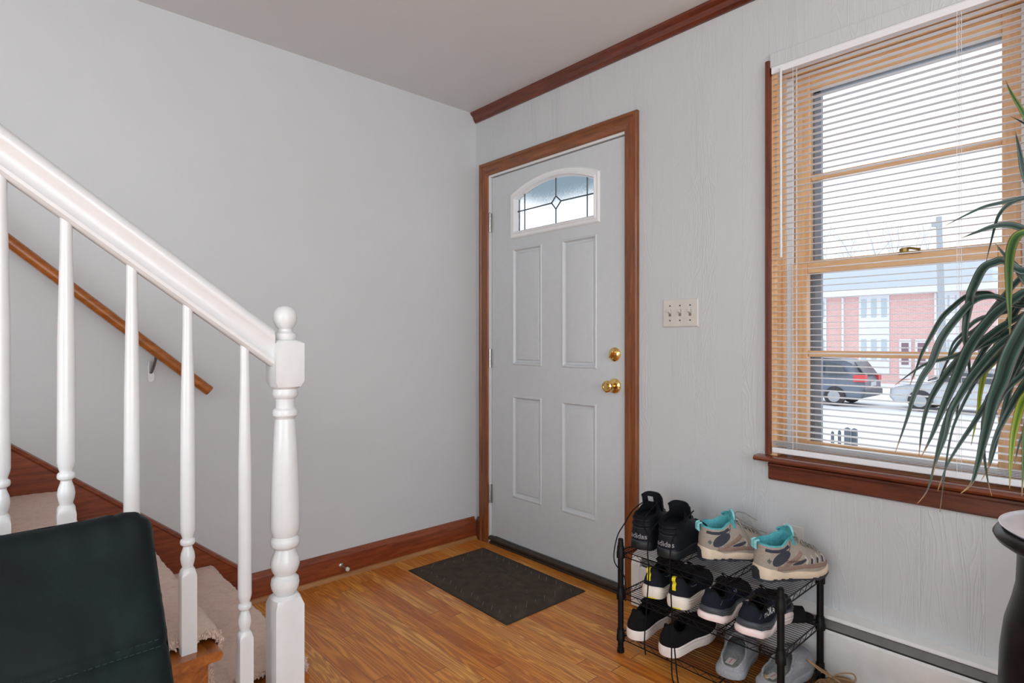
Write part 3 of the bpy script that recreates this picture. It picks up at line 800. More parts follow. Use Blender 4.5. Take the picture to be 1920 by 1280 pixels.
def zig(m, a, b, zt, zb, n, r=.0011):
    pts = []
    for i in range(n + 1):
        q = a.lerp(b, i / n); pts.append(Vector((q.x, q.y, zt if i % 2 == 0 else zb)))
    m.tube(pts, r, 5)
for z in TIERS:
    m = MB(); zt, zb = z - .003, z - .024
    c = [Vector((RX0, RY0 - .012, 0)), Vector((RX0, RY1 + .012, 0)), Vector((RX1, RY0 - .012, 0)), Vector((RX1, RY1 + .012, 0))]
    for a, b, n in ((c[0], c[1], 20), (c[2], c[3], 20), (Vector((RX0 + .012, RY0, 0)), Vector((RX1 - .012, RY0, 0)), 12), (Vector((RX0 + .012, RY1, 0)), Vector((RX1 - .012, RY1, 0)), 12)):
        for zz in (zt - .002, zb): m.tube([(a.x, a.y, zz), (b.x, b.y, zz)], .0021, 6)
        zig(m, a, b, zt - .002, zb, n)
    K(m, 'edge_truss', M['wire'])
    m = MB(); nw = 21
    for i in range(nw):
        xx = RX0 + .006 + (RX1 - RX0 - .012) * i / (nw - 1)
        m.tube([(xx, RY0, z - .0012), (xx, RY1, z - .0012)], .0010, 5)
    for yy in (RY0 - .19, RY0 - .38):
        m.tube([(RX0, yy, z - .0045), (RX1, yy, z - .0045)], .0020, 6)
        zig(m, Vector((RX0, yy, 0)), Vector((RX1, yy, 0)), z - .005, z - .020, 10); m.tube([(RX0, yy, z - .022), (RX1, yy, z - .022)], .0018, 6)
    K(m, 'wire_shelf', M['wire'])

# ------------------------------------------------------------------ shoes
def lerp(a, b, t): return a + (b - a) * t
def interp(x, pts):
    for (a, b), (c, d) in zip(pts[:-1], pts[1:]):
        if x <= c: 
            u = 0 if c == a else max(0, (x - a) / (c - a)); u = u * u * (3 - 2 * u); return lerp(b, d, u)
    return pts[-1][1]
class Shoe:
    NA, NV = 56, 14
    def __init__(s, L=.285, side=1, z0=.03, heel_w=.031, ball_w=.047, c0=.014, c1=.130, cw=.031, zr=.075, zs=.062, zf=.095,
                 toeh=.045, lean=.004, flare=.0045, zbot=None, ztop=None, asym=0.0):
        for k, v in list(locals().items()):
            if k != 's': setattr(s, k, v)
        s.zbot = zbot or (lambda u: .011 * max(0, (u - .74) / .26) ** 1.7 + .004 * max(0, (.1 - u) / .1) ** 2)
        s.ztop = ztop or (lambda u: s.z0 + s.zbot(u) * .8)
    def half(s, u):
        w = interp(u, [(0, s.heel_w), (.12, s.heel_w), (.38, s.heel_w * .93), (.70, s.ball_w), (.86, s.ball_w * .93), (1, s.ball_w * .86)])
        if u < .11: w *= math.sqrt(max(0, 1 - ((.11 - u) / .11) ** 2))
        if u > .80: w *= max(0, 1 - ((u - .80) / .20) ** 2.3) ** .5
        return w
    def cen(s, u): return s.side * (-.006 * math.sin(math.pi * min(1, u * 1.1)) + .010 * max(0, u - .55) / .45)
    def out(s, t, off=0):
        u = (1 - math.cos(t)) / 2; sg = math.sin(t)
        y = s.half(u) * (1 if sg >= 0 else -1) if abs(sg) > 1e-6 else 0
        x = u * s.L
        if off:
            e = .001
            a = s.out(t - .02); b = s.out(t + .02); d = Vector((b.x - a.x, b.y - a.y, 0)); n = Vector((-d.y, d.x, 0))
            if n.length > 1e-9: n.normalize()
            return Vector((x, y + s.cen(u), 0)) + n * off
        return Vector((x, y + s.cen(u), 0))
    def collar(s, t, inset=0):
        u = (1 - math.cos(t)) / 2; sg = math.sin(t)
        x = lerp(s.c0 + inset, s.c1 - inset, u)
        y = (s.cw - inset) * (abs(sg) ** .8) * (1 if sg >= 0 else -1) * (1 - .18 * u)
        z = interp(u, [(0, s.zr), (.25, lerp(s.zr, s.zs, .85)), (.5, s.zs), (.8, lerp(s.zs, s.zf, .6)), (1, s.zf)])
        return Vector((x, y + s.cen(.3), z + s.asym * max(0, sg) * (1 - u * .5)))
    def surf(s, t, v):
        u = (1 - math.cos(t)) / 2
        P0 = s.out(t); P0.z = s.ztop(u) - .004; P3 = s.collar(t)
        f = interp(u, [(0, 0), (.3, .1), (.7, .8), (1, 1)])
        d = P3 - P0; h = P3.z - P0.z
        o = s.out(t, .003) - s.out(t); 
        P1 = P0 + Vector((o.x, o.y, lerp(h * .42, s.toeh * 1.12, f)))
        P2 = P3 - Vector((d.x, d.y, 0)) * lerp(.10, .34, f) + Vector((0, 0, -lerp(h * .30, max(.004, (P3.z - s.z0 - s.toeh * .95) * .97), f))) + Vector((o.x, o.y, 0)) * lerp(.3, .2, f)
        a = (1 - v) ** 3; b = 3 * (1 - v) ** 2 * v; c = 3 * (1 - v) * v * v; e = v ** 3
        return P0 * a + P1 * b + P2 * c + P3 * e
    def make(s, name, mats, loc, rz, rim=.004, liner=True, toe_up=0):
        root = empty(name, loc, rz); s.root = root
        N, V = s.NA, s.NV
        ts = [2 * math.pi * (i + .5) / N for i in range(N)]
        rows = [[s.surf(t, j / V) for t in ts] for j in range(V + 1)]
        up = MB().grid(rows, closed=True)
        s.upper = up.build('upper', mats['upper'], root, smooth=75)
        s.bvh = BVHTree.FromPolygons([Vector(p) for p in up.v], up.f)
        # padded rim and lining
        m = MB(); rr = []
        for k in range(6):
            a = math.pi * k / 5
            rr.append([s.collar(t, rim * (1 - math.cos(a)) * .9) + Vector((0, 0, rim * math.sin(a))) for t in ts])
        for q in (.25, .5, .75, 1):
            row = []
            for t in ts:
                u = (1 - math.cos(t)) / 2
                p = s.collar(t, rim * 1.8); b = s.out(t); zb = s.ztop(u) + .003
                bx = min(b.x * .93 + .01, s.c1 + .11 * q)
                row.append(Vector((lerp(p.x, bx, q ** .8), lerp(p.y, b.y * .86, q), lerp(p.z, zb, q))))
            rr.append(row)
        m.grid(rr, closed=True)
        c_ = Vector((s.L * .4, 0, s.ztop(.4) + .004)); n0 = len(m.v) - N
        m.v.append(tuple(c_)); m.f += [(n0 + i, n0 + (i + 1) % N, len(m.v) - 1) for i in range(N)]; m.mi += [0] * N
        s.lining = m.build('lining', mats['lining'], root, smooth=75)
        # sole
        S_ = MB(); rs = []; tt = [2 * math.pi * i / N for i in range(N)]
        for k, (o, q) in enumerate(((-.006, 0), (0.0, .03), (1.0, .25), (1.15, .5), (1.0, .75), (.55, .95), (.1, 1.0), (-2.5, .96))):
            rs.append([(lambda p, u: Vector((p.x, p.y, lerp(s.zbot(u), s.ztop(u), q))))(s.out(t, s.flare * o if k > 1 else s.flare * .6 + o), (1 - math.cos(t)) / 2) for t in tt])
        S_.grid(rs, closed=True)
        for rI, z_ in ((0, 0), (7, 0)):
            n0 = rI * N; c_ = sum((Vector(S_.v[n0 + i]) for i in range(N)), Vector()) / N
            S_.v.append(tuple(c_)); S_.f += [(n0 + i, n0 + (i + 1) % N, len(S_.v) - 1) for i in range(N)]; S_.mi += [0] * N
        s.sole = S_.build('sole', mats['sole'], root, smooth=50)
        s.sbvh = BVHTree.FromPolygons([Vector(p) for p in S_.v], S_.f)
        return root
    def hit(s, mode, a, b, off=.001, sole=False):
        bv = s.sbvh if sole else s.bvh
        if mode in ('R', 'Lf'):
            sg = -1 if mode == 'R' else 1
            o = Vector((a, sg * .3, b)); d = Vector((0, -sg, 0))
        elif mode == 'heel': o = Vector((-.3, a, b)); d = Vector((1, 0, 0))
        else: o = Vector((a, b, .5)); d = Vector((0, 0, -1))
        l, n, i, dd = bv.ray_cast(o, d)
        if l is None: return None
        if n.dot(d) > 0: n = -n
        if mode == 'R' and l.y > s.cen(.4) - .002 or mode == 'Lf' and l.y < s.cen(.4) + .002: return None
        return l + n * off
    def patch(s, name, mat, mode, poly, off=.0012, k=5, sole=False, parent=None):
        """star-shaped outline projected onto the shoe"""
        c = (sum(p[0] for p in poly) / len(poly), sum(p[1] for p in poly) / len(poly))
        P = []
        for i in range(len(poly)):
            a, b = poly[i], poly[(i + 1) % len(poly)]
            for q in range(3): P.append((lerp(a[0], b[0], q / 3), lerp(a[1], b[1], q / 3)))
        rows = []; last = s.hit(mode, c[0], c[1], off, sole)
        if last is None: return
        cen = last
        for r in range(1, k + 1):
            row = []
            for p in P:
                h = s.hit(mode, lerp(c[0], p[0], r / k), lerp(c[1], p[1], r / k), off, sole)
                row.append(h if h is not None else (rows[-1][len(row)] if rows else cen))
            rows.append(row)
        edge = [h.lerp(cen, -.0) for h in rows[-1]]
        m = MB().grid(rows, closed=True); n = len(P)
        m.v.append(tuple(cen)); m.f += [(i, (i + 1) % n, len(m.v) - 1) for i in range(n)]; m.mi += [0] * n
        # skirt back to the surface gives the patch its thickness
        sk = [s.hit(mode, p[0], p[1], off - .002, sole) or rows[-1][i] for i, p in enumerate(P)]
        m.grid([rows[-1], sk], closed=True)
        return m.build(name, mat, parent or s.upper, smooth=60, fix=False)
    def band(s, name, mat, mode, path, w, off=.0012, sole=False, parent=None):
        pts = []
        for a, b in zip(path[:-1], path[1:]):
            for q in range(5): pts.append((lerp(a[0], b[0], q / 5), lerp(a[1], b[1], q / 5)))
        pts.append(path[-1]); rows = []
        for i, p in enumerate(pts):
            a = pts[max(0, i - 1)]; b = pts[min(len(pts) - 1, i + 1)]; d = (b[0] - a[0], b[1] - a[1]); l = math.hypot(*d) or 1
            n = (-d[1] / l, d[0] / l); ww = w if not callable(w) else w(i / (len(pts) - 1)); r_ = []
            for q in (-1, -.5, 0, .5, 1):
                h = s.hit(mode, p[0] + n[0] * ww / 2 * q, p[1] + n[1] * ww / 2 * q, off if abs(q) < 1 else off * .2, sole)
                r_.append(h)
            if any(h is None for h in r_):
                if len(rows) >= 2: break
                rows = []; continue
            rows.append(r_)
        if len(rows) < 2: return
        return MB().grid(rows).build(name, mat, parent or s.upper, smooth=60, fix=False)
    def text(s, name, mat, mode, string, a0, b0, size, slant=0, flip=False, off=.0016, bold=.0, sole=False, xs=1.0):
        c = bpy.data.curves.new('lettering', 'FONT'); c.body = string; c.size = size; c.offset = bold; c.align_x = 'CENTER'; c.resolution_u = 3
        o = bpy.data.objects.new('lettering_source', c); COL.objects.link(o)
        dg = bpy.context.evaluated_depsgraph_get(); dg.update()
        me = bpy.data.meshes.new_from_object(o.evaluated_get(dg)); bpy.data.objects.remove(o)
        bm = bmesh.new(); bm.from_mesh(me); bmesh.ops.triangulate(bm, faces=bm.faces)
        bmesh.ops.subdivide_edges(bm, edges=[e for e in bm.edges if e.calc_length() > size * .3], cuts=1); 
        dead = []
        for v in bm.verts:
            x = v.co.x * xs * (-1 if flip else 1); y = v.co.y
            x += y * slant
            h = s.hit(mode, a0 + x, b0 + y, off, sole)
            if h is not None: v.co = h
            else: dead.append(v)
        bmesh.ops.delete(bm, geom=dead, context='VERTS')
        bm.to_mesh(me); bm.free()
        return link(name, me, mat, s.upper)
    def laces(s, mat, x0, x1, n, w=.017, r=.0019, bow=True, name='laces', lift=.004, hang=()):
        m = MB(); last = None
        P = lambda x, y, l=lift: s.hit('top', x, y + s.cen(.5), l) or Vector((x, y, s.zf))
        for i in range(n):
            x = lerp(x0, x1, i / (n - 1)); ww = w * lerp(1, .85, i / n)
            m.tube([P(x, -ww, .0), P(x, -ww * .8), P(x + .002, 0, lift + .001), P(x, ww * .8), P(x, ww, .0)], r, 6)
            if i < n - 1:
                x2 = lerp(x0, x1, (i + 1) / (n - 1))
                m.tube([P(x, -ww * .9), P((x + x2) / 2, 0, lift + .003), P(x2, ww * .9)], r, 6)
                m.tube([P(x, ww * .9), P((x + x2) / 2, 0, lift + .004), P(x2, -ww * .9)], r, 6)
        if bow:
            k = P(x1 - .0 if x1 < x0 else x0, 0, lift + .005)
            for sg in (-1, 1):
                pts = []
                for q in range(13):
                    a = 2 * math.pi * q / 12
                    pts.append(k + Vector((.018 * (1 - math.cos(a)), sg * (.016 * (1 - math.cos(a)) + .008 * math.sin(a)), .006 * math.sin(a / 2) - .010 * (1 - math.cos(a)) / 2 + .004)))
                m.tube(pts, r, 6)
        return m.build(name, mat, s.root, smooth=60)
    def tongue(s, mat, zt, w=.026, x=None, back=.012, th=.005):
        x = s.c1 if x is None else x; rows = []
        for k in range(9):
            q = k / 8; zz = lerp(s.zf - .03, zt, q); xx = x + .012 - (back + .012) * q + .004
            r_ = []
            for j in range(9):
                v = -1 + j / 4; e = w * (1 - .25 * max(0, q - .75) * 4 * abs(v) ** 4)
                r_.append(Vector((xx - .014 * v * v, s.cen(.4) + v * w, zz - .012 * (v ** 4) * (q > .8))))
            rr = r_ + [p + Vector((-th, 0, 0)) for p in reversed(r_)]
            rows.append(rr)
        m = MB().grid(rows, closed=True); n = len(rows[0]); m.add(rows[-1], [tuple(range(n))])
        return m.build('tongue', mat, s.root, smooth=60)
def cord(pts, r, n=7):
    """smooth cord through points (Catmull-Rom)"""
    P = [Vector(p) for p in pts]; P = [P[0]] + P + [P[-1]]; out = []
    for i in range(1, len(P) - 2):
        for k in range(n):
            t = k / n; a, b, c, d = P[i - 1:i + 3]
            out.append(.5 * ((2 * b) + (c - a) * t + (2 * a - 5 * b + 4 * c - d) * t * t + (3 * b - a - 3 * c + d) * t ** 3))
    out.append(P[-2]); return out
def loose_lace(root, pts_world, mat, r=.0019, name='loose_lace'):
    inv = Matrix.Translation(root.location) @ Matrix.Rotation(root.rotation_euler.z, 4, 'Z'); inv = inv.inverted()
    return MB().tube([inv @ p for p in cord(pts_world, r)], r, 6).build(name, mat, root, smooth=60)

blk = fabric('black_navy_leather', srgb(14, 17, 22), srgb(30, 34, 42), 120, .55, .15)
blkin = fabric('black_mesh_lining', srgb(8, 9, 11), srgb(18, 19, 22), 400, .9)
blksole = plain('black_rubber_sole', srgb(20, 25, 28), .5, bump=.1)
silver = plain('silver_print', srgb(150, 152, 156), .4)
lacek = fabric('black_lace_cord', srgb(8, 8, 10), srgb(20, 20, 23), 900, .8)
ZT = [z + .0002 for z in TIERS]

# black high-tops on the top shelf
def hightop(loc, rz, label, laces):
    s = Shoe(L=.302, side=1, z0=.030, c0=.006, c1=.122, cw=.046, zr=.114, zs=.120, zf=.152, toeh=.050, heel_w=.042, ball_w=.053, flare=.003)
    root = s.make('high_top_sneaker', dict(upper=blk, lining=blkin, sole=blksole), loc, R(rz), rim=.007)
    tag(root, label, 'shoe', 'black high-top sneakers on the top shelf')
    s.tongue(blk, .190 if 'tag' in label else .180, w=.040, x=.118, back=.006, th=.009)
    if 'tag' in label: MB().box((.1015, -.010, .152), (.0995, .010, .172), M=Matrix.Translation((.1015, 0, .164)) @ Matrix.Rotation(R(-20), 4, 'Y') @ Matrix.Translation((-.100, 0, -.162))).build('size_label', plain('grey_size_label', srgb(176, 178, 180), .7), root)
    for zc in (.092, .110): s.band('padding_roll', blk, 'heel', [(-.034, zc), (-.012, zc - .002), (.012, zc - .002), (.034, zc)], .013, off=.005)
    s.band('heel_seam', fabric('dark_trim_line', srgb(60, 66, 76), srgb(84, 90, 100), 300), 'heel', [(-.030, .082), (0, .079), (.030, .082)], .0016, off=.0018)
    s.text('heel_lettering', silver, 'heel', 'adidas', .0, .044, .025, flip=True, bold=.0003)
    s.band('foxing_line', fabric('grey_trim_line', srgb(70, 76, 86), srgb(100, 106, 116), 300), 'heel', [(-.034, .0345), (0, .0335), (.034, .0345)], .0014, off=.002)
    s.laces(lacek, .180, .125, 5, w=.017, r=.0021, bow=False)
    for l in laces: loose_lace(root, l, lacek, .0022)
    return s
hightop((-.350, -1.368, ZT[0]), 9, 'black high-top sneaker nearest the door on the top shelf, size tag inside its tongue',
        [[(-.25, -1.335, .53), (-.31, -1.318, .50), (-.36, -1.316, .46), (-.385, -1.30, .41), (-.402, -1.30, .33), (-.40, -1.345, .28), (-.405, -1.352, .20)],
         [(-.27, -1.40, .54), (-.33, -1.39, .50), (-.352, -1.392, .47), (-.352, -1.412, .44)]])
hightop((-.352, -1.480, ZT[0]), 7, 'black high-top sneaker beside the grey hiking boots, laces hanging below the shelf',
        [[(-.24, -1.45, .52), (-.32, -1.446, .50), (-.385, -1.444, .46), (-.402, -1.444, .40), (-.404, -1.45, .34), (-.408, -1.447, .25), (-.412, -1.438, .10), (-.408, -1.440, .045)],
         [(-.25, -1.53, .53), (-.32, -1.528, .50), (-.376, -1.527, .46), (-.400, -1.530, .39), (-.404, -1.536, .30), (-.410, -1.545, .20), (-.430, -1.556, .12), (-.436, -1.562, .03), (-.44, -1.58, .006), (-.46, -1.56, .004)],
         [(-.24, -1.53, .50), (-.25, -1.555, .50), (-.235, -1.57, .485), (-.22, -1.565, .465), (-.225, -1.55, .455)],
         [(-.412, -1.55, .19), (-.428, -1.566, .12), (-.426, -1.575, .03), (-.45, -1.60, .005)]])

# grey hiking boots
suede = fabric('taupe_suede', srgb(150, 141, 130), srgb(184, 175, 164), 260, .85, .3)
brown = fabric('brown_suede_overlay', srgb(128, 106, 96), srgb(164, 142, 130), 260, .85, .3)
charc = fabric('charcoal_mesh', srgb(54, 58, 68), srgb(80, 84, 96), 700, .85, .5)
teal = fabric('teal_padded_lining', srgb(66, 150, 160), srgb(110, 196, 204), 90, .8, .2)
tealrim = fabric('pale_teal_binding', srgb(120, 200, 206), srgb(160, 226, 230), 90, .7, .1)
greyov = fabric('pale_grey_overlay', srgb(168, 164, 162), srgb(204, 200, 198), 200, .8, .2)
midsole = plain('cream_midsole', srgb(222, 204, 180), .6, var=.08)
tread = plain('dark_lug_rubber', srgb(44, 48, 56), .6)
lacegrey = fabric('grey_lace_cord', srgb(120, 116, 110), srgb(186, 182, 174), 900, .8)
def boot(loc, rz, label, lettering, bowpts):
    s = Shoe(L=.252, side=1, z0=.036, c0=.004, c1=.114, cw=.041, zr=.116, zs=.112, zf=.142, toeh=.048, heel_w=.036, ball_w=.048, asym=.014, flare=.004,
             zbot=lambda u: .008 + .012 * max(0, (u - .72) / .28) ** 1.6, ztop=lambda u: interp(u, [(0, .050), (.12, .044), (.3, .030), (.5, .034), (.75, .030), (1, .040)]))
    root = s.make('hiking_boot', dict(upper=suede, lining=teal, sole=midsole), loc, R(rz), rim=.0045)
    tag(root, label, 'boot', 'grey hiking boots on the top shelf')
    # lugged outsole
    m = MB(); N = 40
    rs = []
    for o, zz in ((.004, .012), (.005, .003), (-.002, .001)):
        rs.append([(lambda p, u, k: Vector((p.x, p.y, zz + (0 if o > .0045 or o < 0 else 0) + s.zbot(u) - .008 + (.004 if (o < .0055 and zz < .004 and (int(u * 26) % 2)) else 0))))(s.out(2 * math.pi * i / N, o), (1 - math.cos(2 * math.pi * i / N)) / 2, i) for i in range(N)])
    m.grid(rs, closed=True); n0 = 2 * N; c_ = Vector((.13, 0, .001)); m.v.append(tuple(c_)); m.f += [(n0 + i, n0 + (i + 1) % N, len(m.v) - 1) for i in range(N)]; m.mi += [0] * N
    m.build('outsole', tread, s.sole, smooth=30)
    for sd in ('R', 'Lf'):
        for i in range(9):
            x = .03 + i * .026
            if .10 < x < .15: continue
            s.patch('lug', tread, sd, [(x, .0045), (x + .013, .0045), (x + .015, .014), (x + .003, .015)], off=.0015, k=2, sole=True, parent=s.sole)
        s.patch('side_window', charc, sd, [(.060 + .034 * math.cos(a) * math.cos(.62) - .018 * math.sin(a) * math.sin(.62), .077 + .034 * math.cos(a) * math.sin(.62) + .018 * math.sin(a) * math.cos(.62)) for a in [R(q) for q in range(0, 360, 24)]], off=.0006)
        s.band('lower_overlay', brown, sd, [(.040, .046), (.075, .044), (.10, .044), (.14, .050), (.18, .048), (.22, .046), (.252, .050)], lambda q: .016 - .004 * q, off=.0016)
        s.band('brace_overlay', brown, sd, [(.070, .050), (.092, .062), (.112, .078), (.128, .092)], .014, off=.0018)
        s.band('side_mesh', charc, sd, [(.100, .055), (.125, .062), (.145, .072)], lambda q: .003 + .009 * math.sin(math.pi * q), off=.0008)
        for x in (.158, .182, .206): s.patch('mesh_window', charc, sd, [(x, .056), (x + .014, .056), (x + .010, .070), (x + .004, .072)], off=.0008, k=3)
        for x in (.150, .174, .198, .222): s.band('web_overlay', greyov, sd, [(x - .006, .056), (x - .002, .068), (x - .012, .082)], .0055, off=.0022)
        s.band('ankle_seam', charc, sd, [(.092, .128), (.091, .112), (.084, .098)], .0018, off=.0014)
        s.band('collar_pad', charc, sd, [(.012, .1035), (.028, .1005), (.05, .1000), (.07, .1045), (.086, .114)], .010, off=.0014)
    s.patch('toe_window', charc, 'R', [(.232, .058), (.250, .056), (.256, .066), (.246, .078), (.238, .076)], off=.001, k=3)
    s.patch('diamond_logo', fabric('grey_logo', srgb(92, 98, 92), srgb(110, 116, 110)), 'R', [(.014, .070), (.021, .062), (.028, .070), (.021, .078)], off=.0014, k=2)
    s.patch('heel_cap', tread, 'heel', [(-.020, .012), (.020, .012), (.018, .036), (.008, .044), (-.008, .044), (-.018, .036)], off=.002, k=3, sole=True, parent=s.sole)
    m = MB().tube(cord([(.004, -.010, .128), (-.006, -.009, .126), (-.009, -.006, .112), (-.004, -.006, .100)], 0), .0035, 8).tube(cord([(.004, .010, .128), (-.006, .009, .126), (-.009, .006, .112), (-.004, .006, .100)], 0), .0035, 8).box((-.012, -.008, .104), (-.003, .008, .126))
    m.build('heel_tab', tealrim, s.upper, smooth=60)
    if lettering: s.text('side_lettering', fabric('dark_stitched_letters', srgb(84, 60, 50), srgb(100, 74, 62)), 'R', 'Columbia', .098, .064, .012, bold=.0001, off=.0034)
    tg = s.tongue(teal, .162, w=.030, x=.112, back=.006, th=.009)
    MB().tube([(s.c1 - .003, s.cen(.4) + .020 * math.cos(a), .142 + .026 * math.sin(a)) for a in [R(q) for q in range(-10, 200, 15)]], .004, 8).build('tongue_rim', tealrim, tg, smooth=60)
    s.laces(lacegrey, .205, .120, 7, w=.015, r=.0018, bow=False)
    for y in (-.024, .022): MB().box((.112, y - .004, .138), (.122, y + .004, .146)).tube([(.114, y - .007, .142), (.122, y - .007, .142)], .003, 8).build('lace_hook', M['steel'], s.upper, smooth=30)
    inv = None
    m = MB()
    for l in bowpts: m.tube(cord(l, 0), .0018, 6)
    m.build('bow', lacegrey, root, smooth=60)
    return s
boot((-.262, -1.560, ZT[0]), -37, 'grey hiking boot with teal lining standing between the black high-tops and its mate', False,
     [[(.122, -.02, .146), (.135, -.035, .115), (.145, -.052, .075), (.158, -.052, .060), (.155, -.040, .085), (.130, -.01, .140)],
      [(.126, .01, .146), (.165, 0, .120), (.205, -.008, .098), (.24, -.01, .085)], [(.125, .0, .148), (.15, .03, .150), (.185, .04, .140), (.22, .02, .12)]])
boot((-.290, -1.772, ZT[0]), -31, 'grey hiking boot with teal lining at the window end of the top shelf', True,
     [[(.120, -.02, .148), (.135, -.03, .125), (.150, -.028, .108), (.166, -.02, .096)], [(.120, .02, .148), (.140, .032, .150), (.152, .03, .138), (.142, .012, .130)], [(.118, -.026, .145), (.128, -.034, .13), (.126, -.034, .115)]])

# dark running shoes with yellow pull tabs
dmesh = fabric('black_blue_knit', srgb(16, 19, 26), srgb(36, 41, 52), 520, .8, .6)
whites = plain('cream_white_foam', srgb(238, 230, 218), .6, var=.05)
yellow = plain('yellow_pull_tab', srgb(236, 220, 40), .5)
def runner_shoe(loc, rz, label):
    zt = lambda u: interp(u, [(0, .046), (.15, .036), (.4, .034), (.7, .030), (1, .036)])
    s = Shoe(L=.285, side=1, c0=.010, c1=.118, cw=.031, zr=.104, zs=.074, zf=.100, toeh=.042, z0=.034, heel_w=.034, ball_w=.047, flare=.006, ztop=zt)
    root = s.make('running_shoe', dict(upper=dmesh, lining=blkin, sole=whites), loc, R(rz), rim=.005)
    tag(root, label, 'shoe', 'running shoes with yellow heel tabs on the middle shelf')
    m = MB(); pts = cord([(.010, 0, .1085), (-.004, 0, .110), (-.008, 0, .100), (-.0005, 0, .088), (-.005, 0, .080), (-.0045, 0, .066)], 0)
    rows = []
    for p in pts: rows.append([p + Vector((0, -.0065, 0)), p + Vector((-.0025, -.0055, 0)), p + Vector((-.0025, .0055, 0)), p + Vector((0, .0065, 0))])
    m.grid(rows, closed=True); m.build('pull_tab', yellow, s.upper, smooth=60)
    s.patch('outsole_patch', yellow, 'heel', [(-.022, .004), (.010, .004), (.008, .009), (-.020, .009)], off=.001, k=2, sole=True, parent=s.sole)
    for zc in (.018, .026, .034): s.band('foam_groove', plain('foam_groove_shade', srgb(176, 166, 152), .7), 'R', [(.02, zc + .004), (.08, zc - .004), (.15, zc), (.23, zc)], .0014, off=.0004, sole=True, parent=s.sole)
    s.band('reflective_line', silver, 'R', [(.050, .072), (.066, .066), (.090, .066)], .0014, off=.002)
    s.tongue(dmesh, .122, w=.024, x=.118); s.laces(lacek, .195, .128, 5, w=.015, r=.0022)
    return s
runner_shoe((-.368, -1.428, ZT[1]), 9, 'running shoe with a yellow heel tab, nearest the door on the middle shelf')
runner_shoe((-.374, -1.532, ZT[1]), 7, 'running shoe with a yellow heel tab, second along the middle shelf beside its mate')

# navy trainers with thick waved soles
navy = fabric('dark_navy_textile', srgb(16, 20, 30), srgb(34, 40, 54), 700, .8, .3)
greyfoam = plain('slate_foam', srgb(62, 68, 74), .55)
pinkw = plain('pale_pinkish_foam', srgb(246, 230, 226), .6)
def thick(loc, rz, label, lettered):
    zt = lambda u: interp(u, [(0, .040), (.10, .030), (.28, .018), (.42, .040), (.6, .044), (.8, .030), (1, .030)])
    zm = lambda u: interp(u, [(0, .058), (.12, .050), (.30, .040), (.5, .054), (.75, .046), (1, .042)])
    zb = lambda u: interp(u, [(0, .018), (.10, .008), (.26, .0), (.38, .003), (.48, .012), (.6, .006), (.72, .003), (.86, .007), (1, .022)])
    s = Shoe(L=.290, side=1, c0=.006, c1=.108, cw=.034, zr=.106, zs=.076, zf=.104, toeh=.040, z0=.048, heel_w=.036, ball_w=.050, flare=.006, ztop=zm, zbot=lambda u: zt(u) - .003)
    root = s.make('cushioned_trainer', dict(upper=navy, lining=blkin, sole=greyfoam), loc, R(rz), rim=.006)
    tag(root, label, 'shoe', 'navy trainers with waved soles on the middle shelf')
    for q in (.30, .62):
        s.band('foam_ridge', plain('pale_slate_ridge', srgb(104, 110, 116), .5), 'R', [(x, lerp(zt(x / .29), zm(x / .29), q)) for x in (.02, .045, .07, .095, .12, .15, .18, .21, .24)], .0022, off=.0012, sole=True, parent=s.sole)
    N = 56; rs = []
    for o, q in ((-.004, 0), (.007, .05), (.010, .4), (.010, .8), (.007, 1)):
        rs.append([(lambda p, u: Vector((p.x - .004 * (u < .2), p.y, lerp(zb(u), zt(u), q))))(s.out(2 * math.pi * i / N, o), (1 - math.cos(2 * math.pi * i / N)) / 2) for i in range(N)])
    m = MB().grid(rs, closed=True)
    for n0 in (0, 4 * N):
        c_ = sum((Vector(m.v[n0 + i]) for i in range(N)), Vector()) / N; m.v.append(tuple(c_)); m.f += [(n0 + i, n0 + (i + 1) % N, len(m.v) - 1) for i in range(N)]; m.mi += [0] * N
    m.build('lower_midsole', pinkw, s.sole, smooth=50)
    s.sbvh = BVHTree.FromPolygons([Vector(p) for p in m.v], m.f)
    gv = plain('groove_shade_grey', srgb(150, 140, 150), .7)
    for q in (.35, .65):
        s.band('sole_groove', gv, 'R', [(x, lerp(zb(x / .29), zt(x / .29), q)) for x in (.08, .10, .12, .14, .17, .20, .24)], .0014, off=.0005, sole=True, parent=s.sole)
    lg = plain('charcoal_overlay_line', srgb(70, 74, 82), .6)
    s.band('heel_loop_line', lg, 'R', [(.018, .066), (.034, .080), (.052, .072), (.044, .062), (.022, .064)], .0018, off=.0016)
    s.band('collar_seam', fabric('blue_grey_seam', srgb(52, 60, 80), srgb(70, 78, 100)), 'R', [(.030, .094), (.055, .074), (.080, .068), (.104, .076), (.120, .092)], .0016, off=.0016)
    s.band('collar_seam', fabric('blue_grey_seam', srgb(52, 60, 80), srgb(70, 78, 100)), 'R', [(.040, .080), (.066, .066), (.10, .062)], .0012, off=.0016)
    for sg in (-1, 1): MB().box((-.003, sg * .008, .100), (.008, sg * .006, .113)).build('heel_loop', navy, s.upper, bevel=.001)
    MB().box((-.004, -.009, .110), (.009, .009, .1135)).build('heel_loop', navy, s.upper, bevel=.001)
    if lettered: s.text('side_lettering', plain('white_print', srgb(226, 226, 226), .5), 'R', 'HOKA', .074, .064, .027, slant=.12, bold=.0007, off=.002, xs=.80)
    else: s.band('side_mark', silver, 'R', [(.108, .086), (.118, .080), (.126, .088)], .0018, off=.002)
    s.tongue(navy, .124, w=.024, x=.118); s.laces(lacek, .195, .128, 5, w=.015, r=.0022)
    return s
thick((-.388, -1.660, ZT[1]), 3, 'navy trainer with grey and white waved sole, between the yellow-tabbed shoes and its lettered mate', False)
